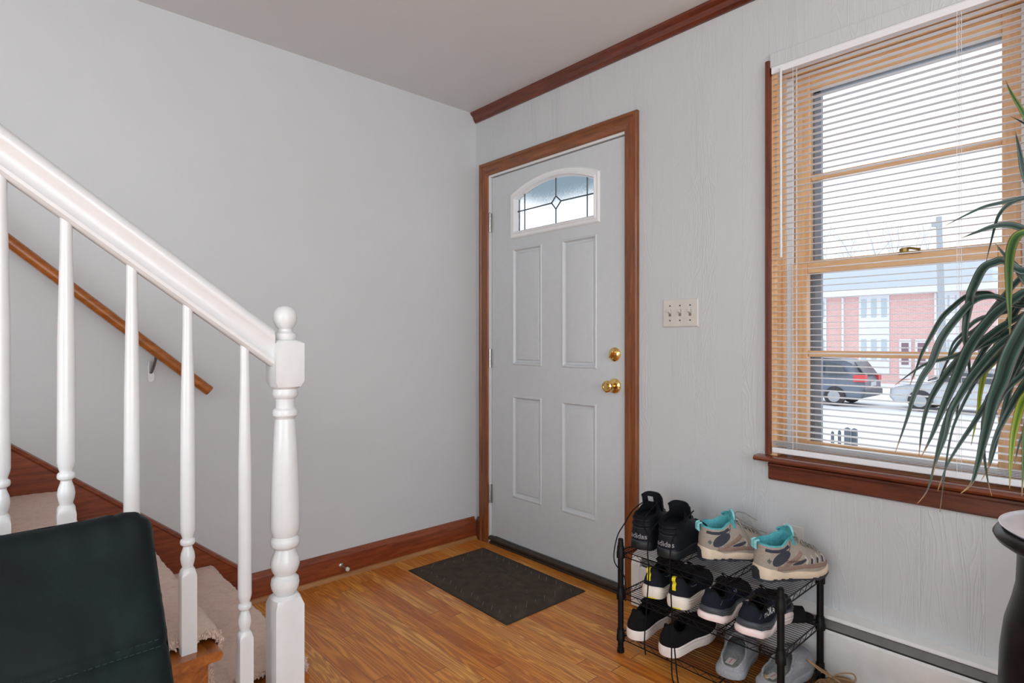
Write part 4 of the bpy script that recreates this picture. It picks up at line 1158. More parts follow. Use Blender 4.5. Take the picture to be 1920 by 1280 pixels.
thick((-.388, -1.785, ZT[1]), 1, 'navy trainer with white capital letters on its side and a white waved sole', True)

# black low shoes with white cupsoles
bcan = fabric('black_canvas', srgb(13, 13, 14), srgb(26, 26, 28), 600, .9, .4)
wcup = plain('off_white_cupsole', srgb(238, 230, 224), .55, var=.04)
def lowshoe(loc, rz, label):
    s = Shoe(L=.292, side=1, c0=.012, c1=.122, cw=.033, zr=.098, zs=.070, zf=.092, toeh=.040, z0=.034, heel_w=.036, ball_w=.050, flare=.003, ztop=lambda u: .034 + .006 * max(0, u - .8) * 5, zbot=lambda u: .006 * max(0, u - .8) * 5)
    root = s.make('low_sneaker', dict(upper=bcan, lining=blkin, sole=wcup), loc, R(rz), rim=.005)
    tag(root, label, 'shoe', 'black sneakers with white soles on the bottom shelf')
    s.band('heel_yoke', fabric('black_heel_patch', srgb(18, 18, 20), srgb(32, 32, 35), 500), 'R', [(.012, .084), (.026, .078), (.044, .060), (.062, .060)], .010, off=.0016)
    s.band('sole_line', plain('sole_line_grey', srgb(160, 152, 146), .6), 'R', [(.01, .027), (.08, .027), (.16, .027), (.25, .030)], .0012, off=.0006, sole=True, parent=s.sole)
    s.tongue(bcan, .112, w=.024, x=.122); s.laces(lacek, .195, .130, 4, w=.014, r=.0022)
    return s
lowshoe((-.402, -1.382, ZT[2]), 9, 'black low sneaker with a white sole, nearest the door on the bottom shelf')
lowshoe((-.412, -1.515, ZT[2]), -3, 'black low sneaker with a white sole, beside the grey slippers on the bottom shelf')

# grey slippers
felt = fabric('grey_slipper_felt', srgb(126, 129, 136), srgb(172, 175, 182), 260, .95, .4)
fleece = fabric('speckled_grey_fleece', srgb(70, 74, 76), srgb(206, 210, 210), 300, 1, .9)
def slipper(loc, rz, label, worn):
    s = Shoe(L=.272, side=1, c0=.002, c1=.140, cw=.041, zr=.033, zs=.050, zf=.086, toeh=.046, z0=.022, heel_w=.042, ball_w=.052, flare=.003, ztop=lambda u: .024, zbot=lambda u: .004 * max(0, u - .85) * 6)
    root = s.make('slipper', dict(upper=felt, lining=fleece, sole=felt), loc, R(rz), rim=.004)
    tag(root, label, 'slipper', 'grey slippers on the bottom shelf')
    m = MB(); mt = Matrix.Translation((.052, .002, .0295)) @ Matrix.Rotation(R(-8), 4, 'Z')
    lb = MB().box((-.019, -.012, 0), (.019, .012, .0015), M=mt).build('insole_label', plain('white_insole_label', srgb(222, 214, 212), .7), s.lining)
    MB().box((-.015, -.002, .0014), (.015, .002, .0018), M=mt).build('label_print', plain('pink_label_print', srgb(206, 150, 150), .7), lb)
    if worn: MB().lathe([(0, 0), (.013, 0), (.010, .002), (0, .0024)], (.032, .018, .029), 9, cap=False).build('worn_spot', plain('worn_cream_foam', srgb(226, 200, 158), .9), s.lining, smooth=60)
    return s
slipper((-.378, -1.722, ZT[2]), 14, 'grey slipper with a small white insole label, beside the black sneakers', False)
slipper((-.362, -1.835, ZT[2]), -2, 'grey slipper with a worn cream spot beside its label, next to the rack corner post', True)

# tan lace-up shoes on the floor
tan = fabric('tan_nubuck', srgb(128, 96, 66), srgb(168, 130, 94), 260, .8, .3)
tanl = fabric('tan_lace', srgb(150, 116, 84), srgb(190, 156, 122), 700, .8)
def tanshoe(loc, rz, label, bow):
    s = Shoe(L=.280, side=-1, c0=.012, c1=.122, cw=.031, zr=.080, zs=.062, zf=.092, toeh=.046, z0=.026, ball_w=.048)
    root = s.make('laced_shoe', dict(upper=tan, lining=fabric('brown_leather_lining', srgb(80, 56, 38), srgb(104, 76, 54)), sole=plain('brown_rubber', srgb(70, 48, 32), .6)), loc, R(rz))
    tag(root, label, 'shoe', 'tan laced shoes on the floor')
    s.tongue(tan, .108, w=.024, x=.122); s.laces(tanl, .190, .130, 5, w=.015, r=.0024, bow=False)
    if bow:
        m = MB()
        for l in ([(.150, 0, .102), (.135, .03, .118), (.125, .055, .138), (.138, .066, .136), (.150, .045, .120), (.156, .01, .104)],
                  [(.150, 0, .102), (.17, -.02, .114), (.20, -.045, .110), (.196, -.05, .092), (.17, -.02, .098), (.152, 0, .104)],
                  [(.15, 0, .102), (.165, .02, .108), (.20, .035, .09), (.215, .05, .07)], [(.15, 0, .102), (.13, -.02, .11), (.125, -.05, .095), (.14, -.06, .05)]): m.tube(cord(l, 0), .0024, 6)
        m.build('bow', tanl, root, smooth=60)
tanshoe((-.335, -1.963, 0.0), 2, 'tan shoe with a tied bow on the floor against the rack end', True)
tanshoe((-.375, -2.075, 0.0), -4, 'tan shoe on the floor on the window side of its bow-tied mate', False)

# flat black sandal lying behind the trainers
sd = empty('flat_sandal', (-.165, -1.80, ZT[1]), R(-52)); tag(sd, 'flat black sandal lying behind the lettered navy trainer', 'sandal')
m = MB(); N = 24; s0 = Shoe(L=.20, heel_w=.026, ball_w=.034)
rs = [[(lambda p: Vector((p.x - .1, p.y, zz)))(s0.out(2 * math.pi * i / N, o)) for i in range(N)] for o, zz in ((-.002, 0), (0, .002), (0, .010), (-.002, .012))]
m.grid(rs, closed=True); m.add(rs[0], [tuple(range(N))]); m.add(rs[3], [tuple(range(N))])
m.build('footbed', bcan, sd, smooth=40)
MB().grid([[Vector((.02 + a, .034 * math.cos(R(q)), .010 + .030 * math.sin(R(q)))) for q in range(0, 181, 15)] for a in (0, .01, .03, .045)]).build('strap', bcan, sd, smooth=60)

# ------------------------------------------------------------------ velvet chair at the left
ch = empty('velvet_chair', (-2.35, -1.50, 0), 0.0); tag(ch, 'dark green velvet chair standing in front of the stair balustrade', 'chair')
def CH(mb, name, mat, par=None, **kw):
    l = ch.location; mb.v = [(x - l.x, y - l.y, z - l.z) for x, y, z in mb.v]; return mb.build(name, mat, par or ch, **kw)
def cushion(a, ux, uy, uz, w, h, t, nx=48, ny=40, seam=None, crown=.35):
    """puffy slab: corner a, directions ux (width), uy (height), uz (thickness)"""
    rowsF, rowsB = [], []
    for i in range(nx + 1):
        rf, rb = [], []
        for j in range(ny + 1):
            u, v = i / nx, j / ny
            eu = min(u, 1 - u) * w; ev = min(v, 1 - v) * h; rad = .035
            def rnd(e): return 1 if e > rad else math.sqrt(max(0, 1 - ((rad - e) / rad) ** 2))
            th = t / 2 * min(1, rnd(eu)) * rnd(ev) ** 1.0
            cu = .012 * math.sin(math.pi * u) * math.sin(math.pi * v)
            # rounded corners
            X_, Y_ = w * u, h * v; cr = .040
            ex = cr - min(X_, w - X_); ey = cr - min(Y_, h - Y_)
            if ex > 0 and ey > 0:
                dd = math.hypot(ex, ey); mx_ = max(ex, ey); k_ = mx_ / dd
                X_ = (cr - ex * k_) if X_ < w / 2 else (w - cr + ex * k_); Y_ = (cr - ey * k_) if Y_ < h / 2 else (h - cr + ey * k_)
            q = a + ux * X_ + uy * Y_
            wr = .0035 * math.sin(u * w * 260 + 3 * mn.noise(Vector((u * 9, v * 3, 2)))) * (abs(2 * v - 1) ** 14) * max(0, mn.noise(Vector((u * 6, 1, 5))) + .35) + mn.noise(Vector((u * 7, v * 5, 1.3))) * .006 + mn.noise(Vector((u * 16, v * 9, 3.3))) * .0022 + mn.noise(Vector((u * 46, v * 5, 4))) * .010 * (abs(2 * v - 1) ** 8) + mn.noise(Vector((u * 5, v * 50, 7))) * .004 * (abs(2 * u - 1) ** 10)
            d = 0
            if seam is not None:
                sdst = abs(v - seam) * h; d = -.009 * math.exp(-(sdst / .007) ** 2) + mn.noise(Vector((u * 60, v * 8, 9))) * .004 * math.exp(-(sdst / .03) ** 2)
            rf.append(q + uz * (th + cu + wr + d)); rb.append(q - uz * (th + cu * .4))
        rowsF.append(rf); rowsB.append(rb)
    m = MB().grid(rowsF).grid(rowsB)
    n1 = (nx + 1) * (ny + 1)
    idx = [(i, 0) for i in range(nx)] + [(nx, j) for j in range(ny)] + [(i, ny) for i in range(nx, 0, -1)] + [(0, j) for j in range(ny, 0, -1)]
    f = [i * (ny + 1) + j for i, j in idx]
    for k in range(len(f)): m.f.append((f[k], f[(k + 1) % len(f)], n1 + f[(k + 1) % len(f)], n1 + f[k])); m.mi.append(0)
    return m
top_l = Vector((-2.62, -1.335, .797)); top_r = Vector((-1.858, -1.300, .800))
ux = (top_r - top_l).normalized(); uy = Vector((0, .50, .866)); uy = (uy - ux * uy.dot(ux)).normalized(); uz = ux.cross(uy).normalized()
if uz.y > 0: uz = -uz
hgt = .62
bk = CH(cushion(top_l - uy * hgt, ux, uy, uz, (top_r - top_l).length, hgt, .085, 64, 60, seam=.60), 'back_cushion', M['velvet'], smooth=80)
m = MB(); w_ = (top_r - top_l).length
for off in (-.0, .012):
    pts = [top_l - uy * (hgt * .40 + off - .006) + ux * (w_ * (k / 40)) + uz * (.042 + .012 * math.sin(math.pi * k / 40) * .9 - (.004 if off == 0 else .0)) for k in range(1, 40)]
    for k in range(0, 38, 1):
        for q in (0, .5):
            a0 = pts[k].lerp(pts[min(k + 1, 38)], q); b0_ = pts[k].lerp(pts[min(k + 1, 38)], q + .32); m.tube([a0, b0_], .0009, 4)
CH(m, 'stitching', M['thread'], bk)
sb = top_l - uy * hgt
se = CH(cushion(Vector((-2.62, -2.05, .34)), Vector((1, 0, 0)), Vector((0, 1, 0)), Vector((0, 0, 1)), w_, .48, .13, 30, 24), 'seat_cushion', M['velvet'], smooth=80)
CH(MB().box((-2.60, -2.03, .24), (-1.88, -1.50, .28)), 'seat_frame', M['treadwood'], bevel=.005)
for lx in (-2.57, -1.91):
    for ly in (-2.0, -1.55): CH(MB().lathe([(.013, 0), (.022, .24)], (lx, ly, 0), 14), 'leg', M['treadwood'], smooth=30)
CH(MB().box((-2.55, -1.60, .24), (-2.51, -1.56, .40)).box((-1.97, -1.60, .24), (-1.93, -1.56, .40)), 'back_bracket', M['darksteel'])

# ------------------------------------------------------------------ pedestal, plant
lac = plain('black_cherry_lacquer', (.013, .008, .008, 1), .3, var=.5)
lac.node_tree.nodes['Principled BSDF'].inputs['Specular IOR Level'].default_value = .5; lac.node_tree.nodes['Principled BSDF'].inputs['IOR'].default_value = 1.22
PC = Vector((-.55, -2.62, -.053))
ped = empty('pedestal_table', (PC.x, PC.y, 0)); tag(ped, 'glossy black lacquered round pedestal stand in the corner by the window', 'pedestal')
MB().lathe([(0, 0), (.235, 0), (.236, .02), (.228, .04), (.222, .10), (.219, .25), (.219, .45), (.217, .51), (.210, .57), (.199, .612), (.192, .647), (.190, .702), (.191, .725)], (0, 0, 0), 64, cap=False).build('body', lac, ped, smooth=40)
MB().lathe([(.10, .722), (.195, .722), (.212, .727), (.2235, .735), (.2275, .743), (.2235, .750), (.212, .755), (0, .755)], (0, 0, 0), 64, cap=False).build('round_top', lac, ped, smooth=50)
for a, z, r in ((152, .612, .006), (156, .587, .011), (148, .47, .005)):
    q = R(a + 20); rr = interp(z, [(.45, .2195), (.51, .218), (.57, .211), (.612, .200)])
    sc_ = MB(); c0_ = Vector((rr * math.cos(q), rr * math.sin(q), z)); nrm = Vector((math.cos(q), math.sin(q), 0)); tg = Vector((-math.sin(q), math.cos(q), 0))
    pts = [c0_ + tg * (r * 1.6 * math.cos(R(k))) * (1 + .3 * math.sin(R(3 * k))) + Vector((0, 0, r * .6 * math.sin(R(k)))) + nrm * .0012 for k in range(0, 360, 30)]
    sc_.prism(pts, -nrm * .004); sc_.build('chipped_spot', plain('bare_wood_chip', srgb(136, 92, 66), .7), ped)
mat_ = empty('woven_placemat', PC + Vector((-.010, -.030, .8115))); tag(mat_, 'grey woven round mat under the plant pot on the black pedestal', 'placemat')
rows = []
for i in range(26):
    r = .012 + .168 * i / 25
    rows.append([Vector((r * math.cos(2 * math.pi * k / 90), r * math.sin(2 * math.pi * k / 90), .004 + .0015 * math.sin(i * 1.9) * math.sin(k * 2 * math.pi / 3))) for k in range(90)])
rows.append([Vector((p.x * 1.01, p.y * 1.01, 0)) for p in rows[-1]])
MB().grid(rows, closed=True).build('weave', fabric('grey_teal_weave', srgb(80, 88, 92), srgb(186, 190, 192), 500, .9, .8), mat_, smooth=60)
tray = empty('plastic_tray', PC + Vector((.012, .020, .808))); tag(tray, 'clear white plastic tray lying under the woven mat on the pedestal', 'tray')
MB().lathe([(0, 0), (.188, 0), (.196, .002), (.199, .005), (.200, .007), (.198, .0075), (.195, .0055), (.186, .003), (0, .003)], (0, 0, 0), 64, cap=False).build('dish', plain('milky_plastic', (.82, .83, .90, 1), .12), tray, smooth=50)
sau = empty('plant_saucer', PC + Vector((0, 0, .8175))); tag(sau, 'small white glossy saucer directly under the plant pot', 'saucer')
MB().lathe([(0, 0), (.110, 0), (.130, .015), (.134, .016), (.134, .019), (.128, .019), (.108, .003), (0, .004)], (0, 0, 0), 48, cap=False).build('dish', plain('white_plastic', (.85, .86, .92, 1), .15), sau, smooth=50)
plant = empty('potted_dracaena', PC + Vector((0, 0, .818))); tag(plant, 'dracaena with long dark green strap leaves drooping before the window', 'potted plant')
def PL(mb, name, mat, **kw):
    l = plant.location; mb.v = [(x - l.x, y - l.y, z - l.z) for x, y, z in mb.v]; return mb.build(name, mat, plant, **kw)
PL(MB().lathe([(0, .818), (.080, .818), (.105, .96), (.112, .975), (.112, .985), (.102, .985), (.098, .96), (0, .955)], PC, 40, cap=False), 'pot', plain('cream_ceramic', (.7, .68, .62, 1), .25), smooth=40)
PL(MB().lathe([(0, .962), (.097, .960)], PC, 24, cap=False), 'soil', fabric('potting_soil', srgb(36, 26, 20), srgb(64, 48, 36), 300, 1, 1))
CR1 = onD(1962, 560, 1.10); CR2 = onD(1992, 405, 1.14)
stm = plain('bark_stem', srgb(120, 100, 76), .8, var=.2, bump=.4, bscale=120)
PL(MB().tube(cord([PC + Vector((.01, .01, .95)), PC + Vector((.0, .03, 1.05)), CR1 + Vector((.02, -.02, -.05)), CR1], 0), .011, 10), 'stem', stm, smooth=60)
PL(MB().tube(cord([PC + Vector((.0, -.01, .95)), PC + Vector((.03, .02, 1.15)), CR2 + Vector((.03, -.01, -.06)), CR2], 0), .011, 10), 'stem', stm, smooth=60)
def mk_leaf(name, dark, mid, edge, stripe):
    k = NT(name)
    uv = k.n('ShaderNodeUVMap'); sp = k.n('ShaderNodeSeparateXYZ'); k.l(uv.outputs[0], sp.inputs[0])
    u, v = sp.outputs[0], sp.outputs[1]
    a = k.math('ABSOLUTE', k.math('SUBTRACT', k.math('MULTIPLY', u, 2.0), 1.0))
    n = k.noise(k.coord((9, .5, 1), src='UV'), 2.2, 2)
    col = k.ramp(k.math('ADD', k.math('MULTIPLY', n, .5), k.math('MULTIPLY', a, .3)), [(.25, dark), (.42, mid), (.50, stripe), (.56, mid), (.66, dark), (.72, stripe)])
    col = k.mix(k.ramp(a, [(.84, (0, 0, 0, 1)), (.95, (1, 1, 1, 1))]), col, edge)
    tip = k.ramp(v, [(.93, (0, 0, 0, 1)), (.985, (1, 1, 1, 1))])
    col = k.mix(tip, col, srgb(176, 142, 96))
    k.l(col, k.p.inputs['Base Color']); k.set(Roughness=.35)
    tr = k.n('ShaderNodeBsdfTranslucent'); k.l(col, tr.inputs[0]); mx = k.n('ShaderNodeMixShader'); mx.inputs[0].default_value = .28
    k.l(k.p.outputs[0], mx.inputs[1]); k.l(tr.outputs[0], mx.inputs[2]); k.l(mx.outputs[0], k.out.inputs[0]); return k.m
LM = [mk_leaf('dracaena_leaf_dark', srgb(24, 46, 42), srgb(52, 84, 72), srgb(92, 66, 72), srgb(112, 138, 128)),
      mk_leaf('dracaena_leaf_green', srgb(46, 84, 44), srgb(80, 124, 58), srgb(120, 76, 60), srgb(142, 166, 84)),
      mk_leaf('dracaena_leaf_yellow', srgb(96, 132, 40), srgb(150, 176, 60), srgb(150, 110, 50), srgb(190, 200, 90))]
def leaf(pts, wpx, t0, t1, mat=0, twist=0.0, root=CR1, droop=1):
    P = [root] + [onD(x, y, lerp(t0, t1, ((i + 1) / len(pts)) ** 1.1)) for i, (x, y) in enumerate(pts)]
    P = cord(P, 0, 6); n = len(P); m = MB(); rows = []; uvs = []
    L = [0]; 
    for a, b in zip(P[:-1], P[1:]): L.append(L[-1] + (b - a).length)
    wid = wpx * .74 / F * (t0 + t1) / 2
    for i, p in enumerate(P):
        q = L[i] / L[-1]; t = (P[min(i + 1, n - 1)] - P[max(0, i - 1)]).normalized()
        tocam = (CAM - p).normalized()
        s_ = t.cross(tocam)
        if s_.length < 1e-3: s_ = t.cross(Vector((0, 0, 1)))
        s_.normalize(); s_ = (Matrix.Rotation(twist + .5 * math.sin(q * 3 + twist * 5), 3, t) @ s_); nn = s_.cross(t).normalized()
        w_ = wid * min(1, .45 + q * 2.2) * (1 - max(0, (q - .5) / .5) ** 1.15) + .0006
        rows.append([p + s_ * (w_ * .5 * c) + nn * (w_ * .16 * abs(c)) for c in (-1, -.5, 0, .5, 1)]); uvs.append(q)
    m.grid(rows)
    l = plant.location; m.v = [(x - l.x, y - l.y, z - l.z) for x, y, z in m.v]
    me = m.mesh('leaf', False); uvl = me.uv_layers.new(name='UVMap')
    for lp in me.loops:
        vi = lp.vertex_index; uvl.data[lp.index].uv = ((vi % 5) / 4, uvs[vi // 5])
    o = link('leaf', me, LM[mat], plant, smooth=80)
    sd_ = o.modifiers.new('thickness', 'SOLIDIFY'); sd_.thickness = .0006
LV = [
 ([(1930, 545), (1890, 570), (1857, 599), (1821, 648), (1798, 698), (1769, 763), (1746, 819), (1727, 857)], 27, 1.10, 1.10, 0, .1, 1),
 ([(1915, 575), (1890, 566), (1864, 556), (1828, 563), (1795, 596), (1772, 625), (1759, 648), (1746, 681), (1729, 707), (1713, 743), (1700, 786), (1679, 847)], 17, 1.12, 1.18, 0, .4, 1),
 ([(1910, 570), (1877, 560), (1851, 548), (1815, 553), (1788, 573), (1765, 596), (1746, 629), (1729, 661), (1719, 688), (1706, 722)], 14, 1.14, 1.22, 0, -.4, 1),
 ([(1930, 505), (1884, 490), (1864, 493), (1844, 504), (1828, 534), (1820, 553), (1818, 570), (1811, 606), (1810, 635), (1815, 665), (1818, 698), (1821, 738)], 22, 1.12, 1.16, 0, .2, 2),
 ([(1940, 437), (1920, 438), (1906, 446), (1897, 468), (1893, 501), (1892, 557), (1893, 586), (1894, 638)], 24, 1.08, 1.06, 1, .1, 2),
 ([(1950, 280), (1920, 215), (1897, 176), (1885, 150)], 16, 1.14, 1.2, 1, .2, 2),
 ([(1955, 255), (1920, 231), (1895, 218)], 11, 1.14, 1.2, 0, .2, 2),
 ([(1955, 400), (1930, 350), (1918, 315), (1910, 275), (1903, 243)], 16, 1.14, 1.16, 0, .3, 2),
 ([(1970, 380), (1920, 371), (1877, 380), (1844, 388), (1811, 403), (1774, 422)], 9, 1.14, 1.2, 0, .5, 2),
 ([(1960, 365), (1920, 372), (1897, 380), (1880, 393), (1869, 412), (1861, 442), (1849, 490)], 8, 1.14, 1.2, 0, .7, 2),
 ([(1960, 434), (1920, 429), (1893, 422), (1864, 424), (1834, 434), (1803, 446)], 17, 1.14, 1.2, 0, .2, 2),
 ([(1950, 560), (1920, 524), (1903, 498), (1884, 478), (1866, 456)], 18, 1.12, 1.16, 0, .1, 1),
 ([(1940, 610), (1920, 619), (1890, 635), (1864, 658), (1838, 688), (1818, 714), (1795, 750), (1782, 776), (1772, 819), (1759, 855), (1749, 890)], 20, 1.08, 1.08, 0, .2, 1),
 ([(1950, 575), (1930, 600), (1903, 648), (1890, 678), (1880, 711), (1864, 750), (1854, 790), (1844, 829), (1834, 868), (1822, 905), (1801, 925)], 38, 1.02, .98, 0, -.05, 1),
 ([(1930, 660), (1862, 735), (1851, 753), (1828, 790), (1808, 819), (1785, 855), (1772, 881), (1758, 920)], 13, 1.10, 1.12, 0, .3, 1),
 ([(1945, 680), (1920, 724), (1903, 750), (1884, 783), (1867, 819), (1857, 852), (1852, 888)], 20, 1.05, 1.05, 0, .2, 1),
 ([(1950, 700), (1920, 750), (1910, 776), (1900, 819), (1895, 868), (1893, 916)], 25, 1.02, 1.0, 2, .1, 1),
 ([(1945, 760), (1920, 809), (1910, 835), (1902, 874)], 12, 1.03, 1.03, 0, .3, 1),
 ([(1900, 615), (1860, 640), (1815, 658), (1778, 671), (1739, 681), (1710, 698), (1678, 722)], 12, 1.14, 1.2, 0, .4, 1),
 ([(1920, 590), (1880, 612), (1830, 650), (1805, 668), (1778, 698), (1755, 730), (1739, 763), (1729, 803), (1723, 854)], 18, 1.13, 1.16, 0, .1, 1),
 ([(1920, 570), (1890, 583), (1834, 599), (1805, 625), (1785, 648), (1771, 696)], 10, 1.15, 1.2, 0, .6, 1),
 ([(1945, 660), (1930, 690), (1893, 724), (1872, 755), (1860, 790), (1845, 842)], 14, 1.08, 1.1, 0, .4, 1),
 ([(1900, 700), (1850, 770), (1844, 830), (1851, 895), (1860, 930)], 13, 1.06, 1.06, 0, .3, 1),
 ([(1920, 620), (1888, 640), (1864, 678), (1847, 698), (1838, 737), (1834, 770), (1821, 834)], 13, 1.16, 1.2, 2, .3, 1),
 ([(1880, 660), (1800, 740), (1775, 786), (1762, 829), (1752, 872), (1739, 918), (1720, 944)], 13, 1.10, 1.12, 0, .3, 1),
 ([(1950, 720), (1924, 800), (1919, 868), (1916, 930)], 17, 1.0, .98, 1, .1, 1),
 ([(1960, 500), (1935, 505), (1905, 530), (1870, 570), (1838, 610), (1800, 640), (1770, 690), (1752, 740)], 12, 1.16, 1.22, 0, .5, 2),
 ([(1945, 530), (1905, 580), (1870, 640), (1845, 690), (1835, 720)], 14, 1.17, 1.2, 2, .3, 1),
 ([(1960, 520), (1930, 545), (1895, 600), (1850, 650), (1820, 700), (1800, 745), (1790, 800)], 14, 1.14, 1.18, 0, .2, 1),
 ([(1945, 640), (1905, 700), (1885, 760), (1860, 860), (1840, 900)], 12, 1.12, 1.1, 0, .5, 1),
 ([(1900, 640), (1840, 700), (1800, 770), (1780, 830), (1762, 960)], 6, 1.12, 1.12, 0, .5, 1),
 ([(1980, 470), (1990, 560), (2000, 660), (2010, 760)], 26, 1.0, .95, 1, .1, 2),
 ([(2020, 350), (2060, 380), (2110, 460), (2140, 560)], 26, 1.1, 1.05, 0, .1, 2),
 ([(2000, 300), (2020, 230), (2060, 180)], 22, 1.1, 1.1, 0, .1, 2),
 ([(2010, 520), (2060, 560), (2100, 660), (2120, 780)], 28, 1.05, 1.0, 0, .1, 1),
 ([(1955, 520), (1935, 480), (1950, 440), (1975, 400)], 18, 1.14, 1.1, 0, .3, 1),
 ([(1950, 600), (1940, 660), (1932, 740), (1935, 830), (1930, 900)], 22, .99, .97, 0, .2, 1),
]
for pts, wpx, t0, t1, mt_i, tw, rt in LV: leaf(pts, wpx, t0, t1, mt_i, tw, CR1 if rt == 1 else CR2)

# ------------------------------------------------------------------ outside
GZ = -1.14
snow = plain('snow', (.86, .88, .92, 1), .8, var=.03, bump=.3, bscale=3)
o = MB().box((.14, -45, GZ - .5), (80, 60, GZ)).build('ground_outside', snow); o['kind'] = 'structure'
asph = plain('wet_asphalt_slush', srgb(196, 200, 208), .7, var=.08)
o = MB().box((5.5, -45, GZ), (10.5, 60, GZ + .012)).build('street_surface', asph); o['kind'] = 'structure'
o = MB().box((.14, -1.25, 2.30), (1.46, .9, 2.42)).build('porch_roof', plain('blue_grey_porch_paint', srgb(122, 140, 150), .6)); o['kind'] = 'structure'
bX = 34.0
bw = empty('brick_rowhouse', (bX, 10, GZ)); tag(bw, 'two-storey red brick rowhouse across the street, white window bays and doors', 'building')
def kk(mb, name, mat, par=None, root=None, **kw):
    l = (root or bw).location; mb.v = [(x - l.x, y - l.y, z - l.z) for x, y, z in mb.v]; return mb.build(name, mat, par or root or bw, **kw)
def mk_brick():
    k = NT('red_brick'); b = k.n('ShaderNodeTexBrick'); b.inputs['Scale'].default_value = 1; b.inputs['Brick Width'].default_value = .21; b.inputs['Row Height'].default_value = .07; b.inputs['Mortar Size'].default_value = .008
    tc = k.n('ShaderNodeTexCoord'); sp = k.n('ShaderNodeSeparateXYZ'); cb = k.n('ShaderNodeCombineXYZ'); k.l(tc.outputs['Object'], sp.inputs[0]); k.l(sp.outputs[1], cb.inputs[0]); k.l(sp.outputs[2], cb.inputs[1]); k.l(cb.outputs[0], b.inputs['Vector'])
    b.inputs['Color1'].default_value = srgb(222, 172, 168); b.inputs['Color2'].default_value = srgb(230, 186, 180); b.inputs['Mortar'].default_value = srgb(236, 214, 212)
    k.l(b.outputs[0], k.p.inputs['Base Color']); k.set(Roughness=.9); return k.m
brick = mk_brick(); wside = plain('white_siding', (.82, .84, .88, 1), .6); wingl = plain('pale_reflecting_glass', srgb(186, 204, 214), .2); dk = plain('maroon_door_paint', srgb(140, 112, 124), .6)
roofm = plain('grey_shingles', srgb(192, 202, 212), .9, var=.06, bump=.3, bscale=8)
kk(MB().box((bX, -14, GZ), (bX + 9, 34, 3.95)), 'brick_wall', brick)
m = MB(); m.add([(bX - .5, -14.4, 3.95), (bX - .5, 34.4, 3.95), (bX + 4.5, 34.4, 5.75), (bX + 4.5, -14.4, 5.75), (bX + 9.5, -14.4, 3.95), (bX + 9.5, 34.4, 3.95)], [(0, 1, 2, 3), (3, 2, 5, 4), (0, 3, 4), (1, 5, 2), (0, 4, 5, 1)])
kk(m, 'roof', roofm)
kk(MB().box((bX - .55, -14.4, 3.62), (bX - .48, 34.4, 3.97)).box((bX - .5, -14, 3.62), (bX, 34, 3.66)), 'fascia', wside)
def bay(pa, pb, full=True):
    a = onX(pa, 600, bX); b = onX(pb, 600, bX)
    o_ = kk(MB().box((bX - .06, a.y, GZ + .5), (bX + .05, b.y, 3.62)), 'siding_panel', wside)
    for z0_, z1_ in ((2.45, 3.45), (.15, 1.25)):
        w3 = (b.y - a.y) / 3
        for q in range(3):
            if not full and q == 0: continue
            kk(MB().box((bX - .09, a.y + w3 * q + .12 * (1 if w3 > 0 else -1), z0_), (bX - .05, a.y + w3 * (q + 1) - .12 * (1 if w3 > 0 else -1), z1_)), 'window', wingl)
bay(1611, 1668); bay(1500, 1550); bay(1758, 1800); bay(1870, 1925)
for pa in (1581, 1735 + 20):
    a = onX(pa, 600, bX); kk(MB().box((bX - .12, a.y - .05, GZ), (bX, a.y + .05, 3.6)), 'downspout', wside)
for pa, pb in ((1687, 1709), (1717, 1741), (1830, 1852)):
    a = onX(pa, 600, bX); b = onX(pb, 600, bX); d_ = (b.y - a.y)
    kk(MB().box((bX - .10, a.y, GZ + .3), (bX, b.y, 1.25)), 'door_frame', wside)
    kk(MB().box((bX - .13, a.y + d_ * .2, -.1), (bX - .08, b.y - d_ * .2, 1.05)), 'door', dk)
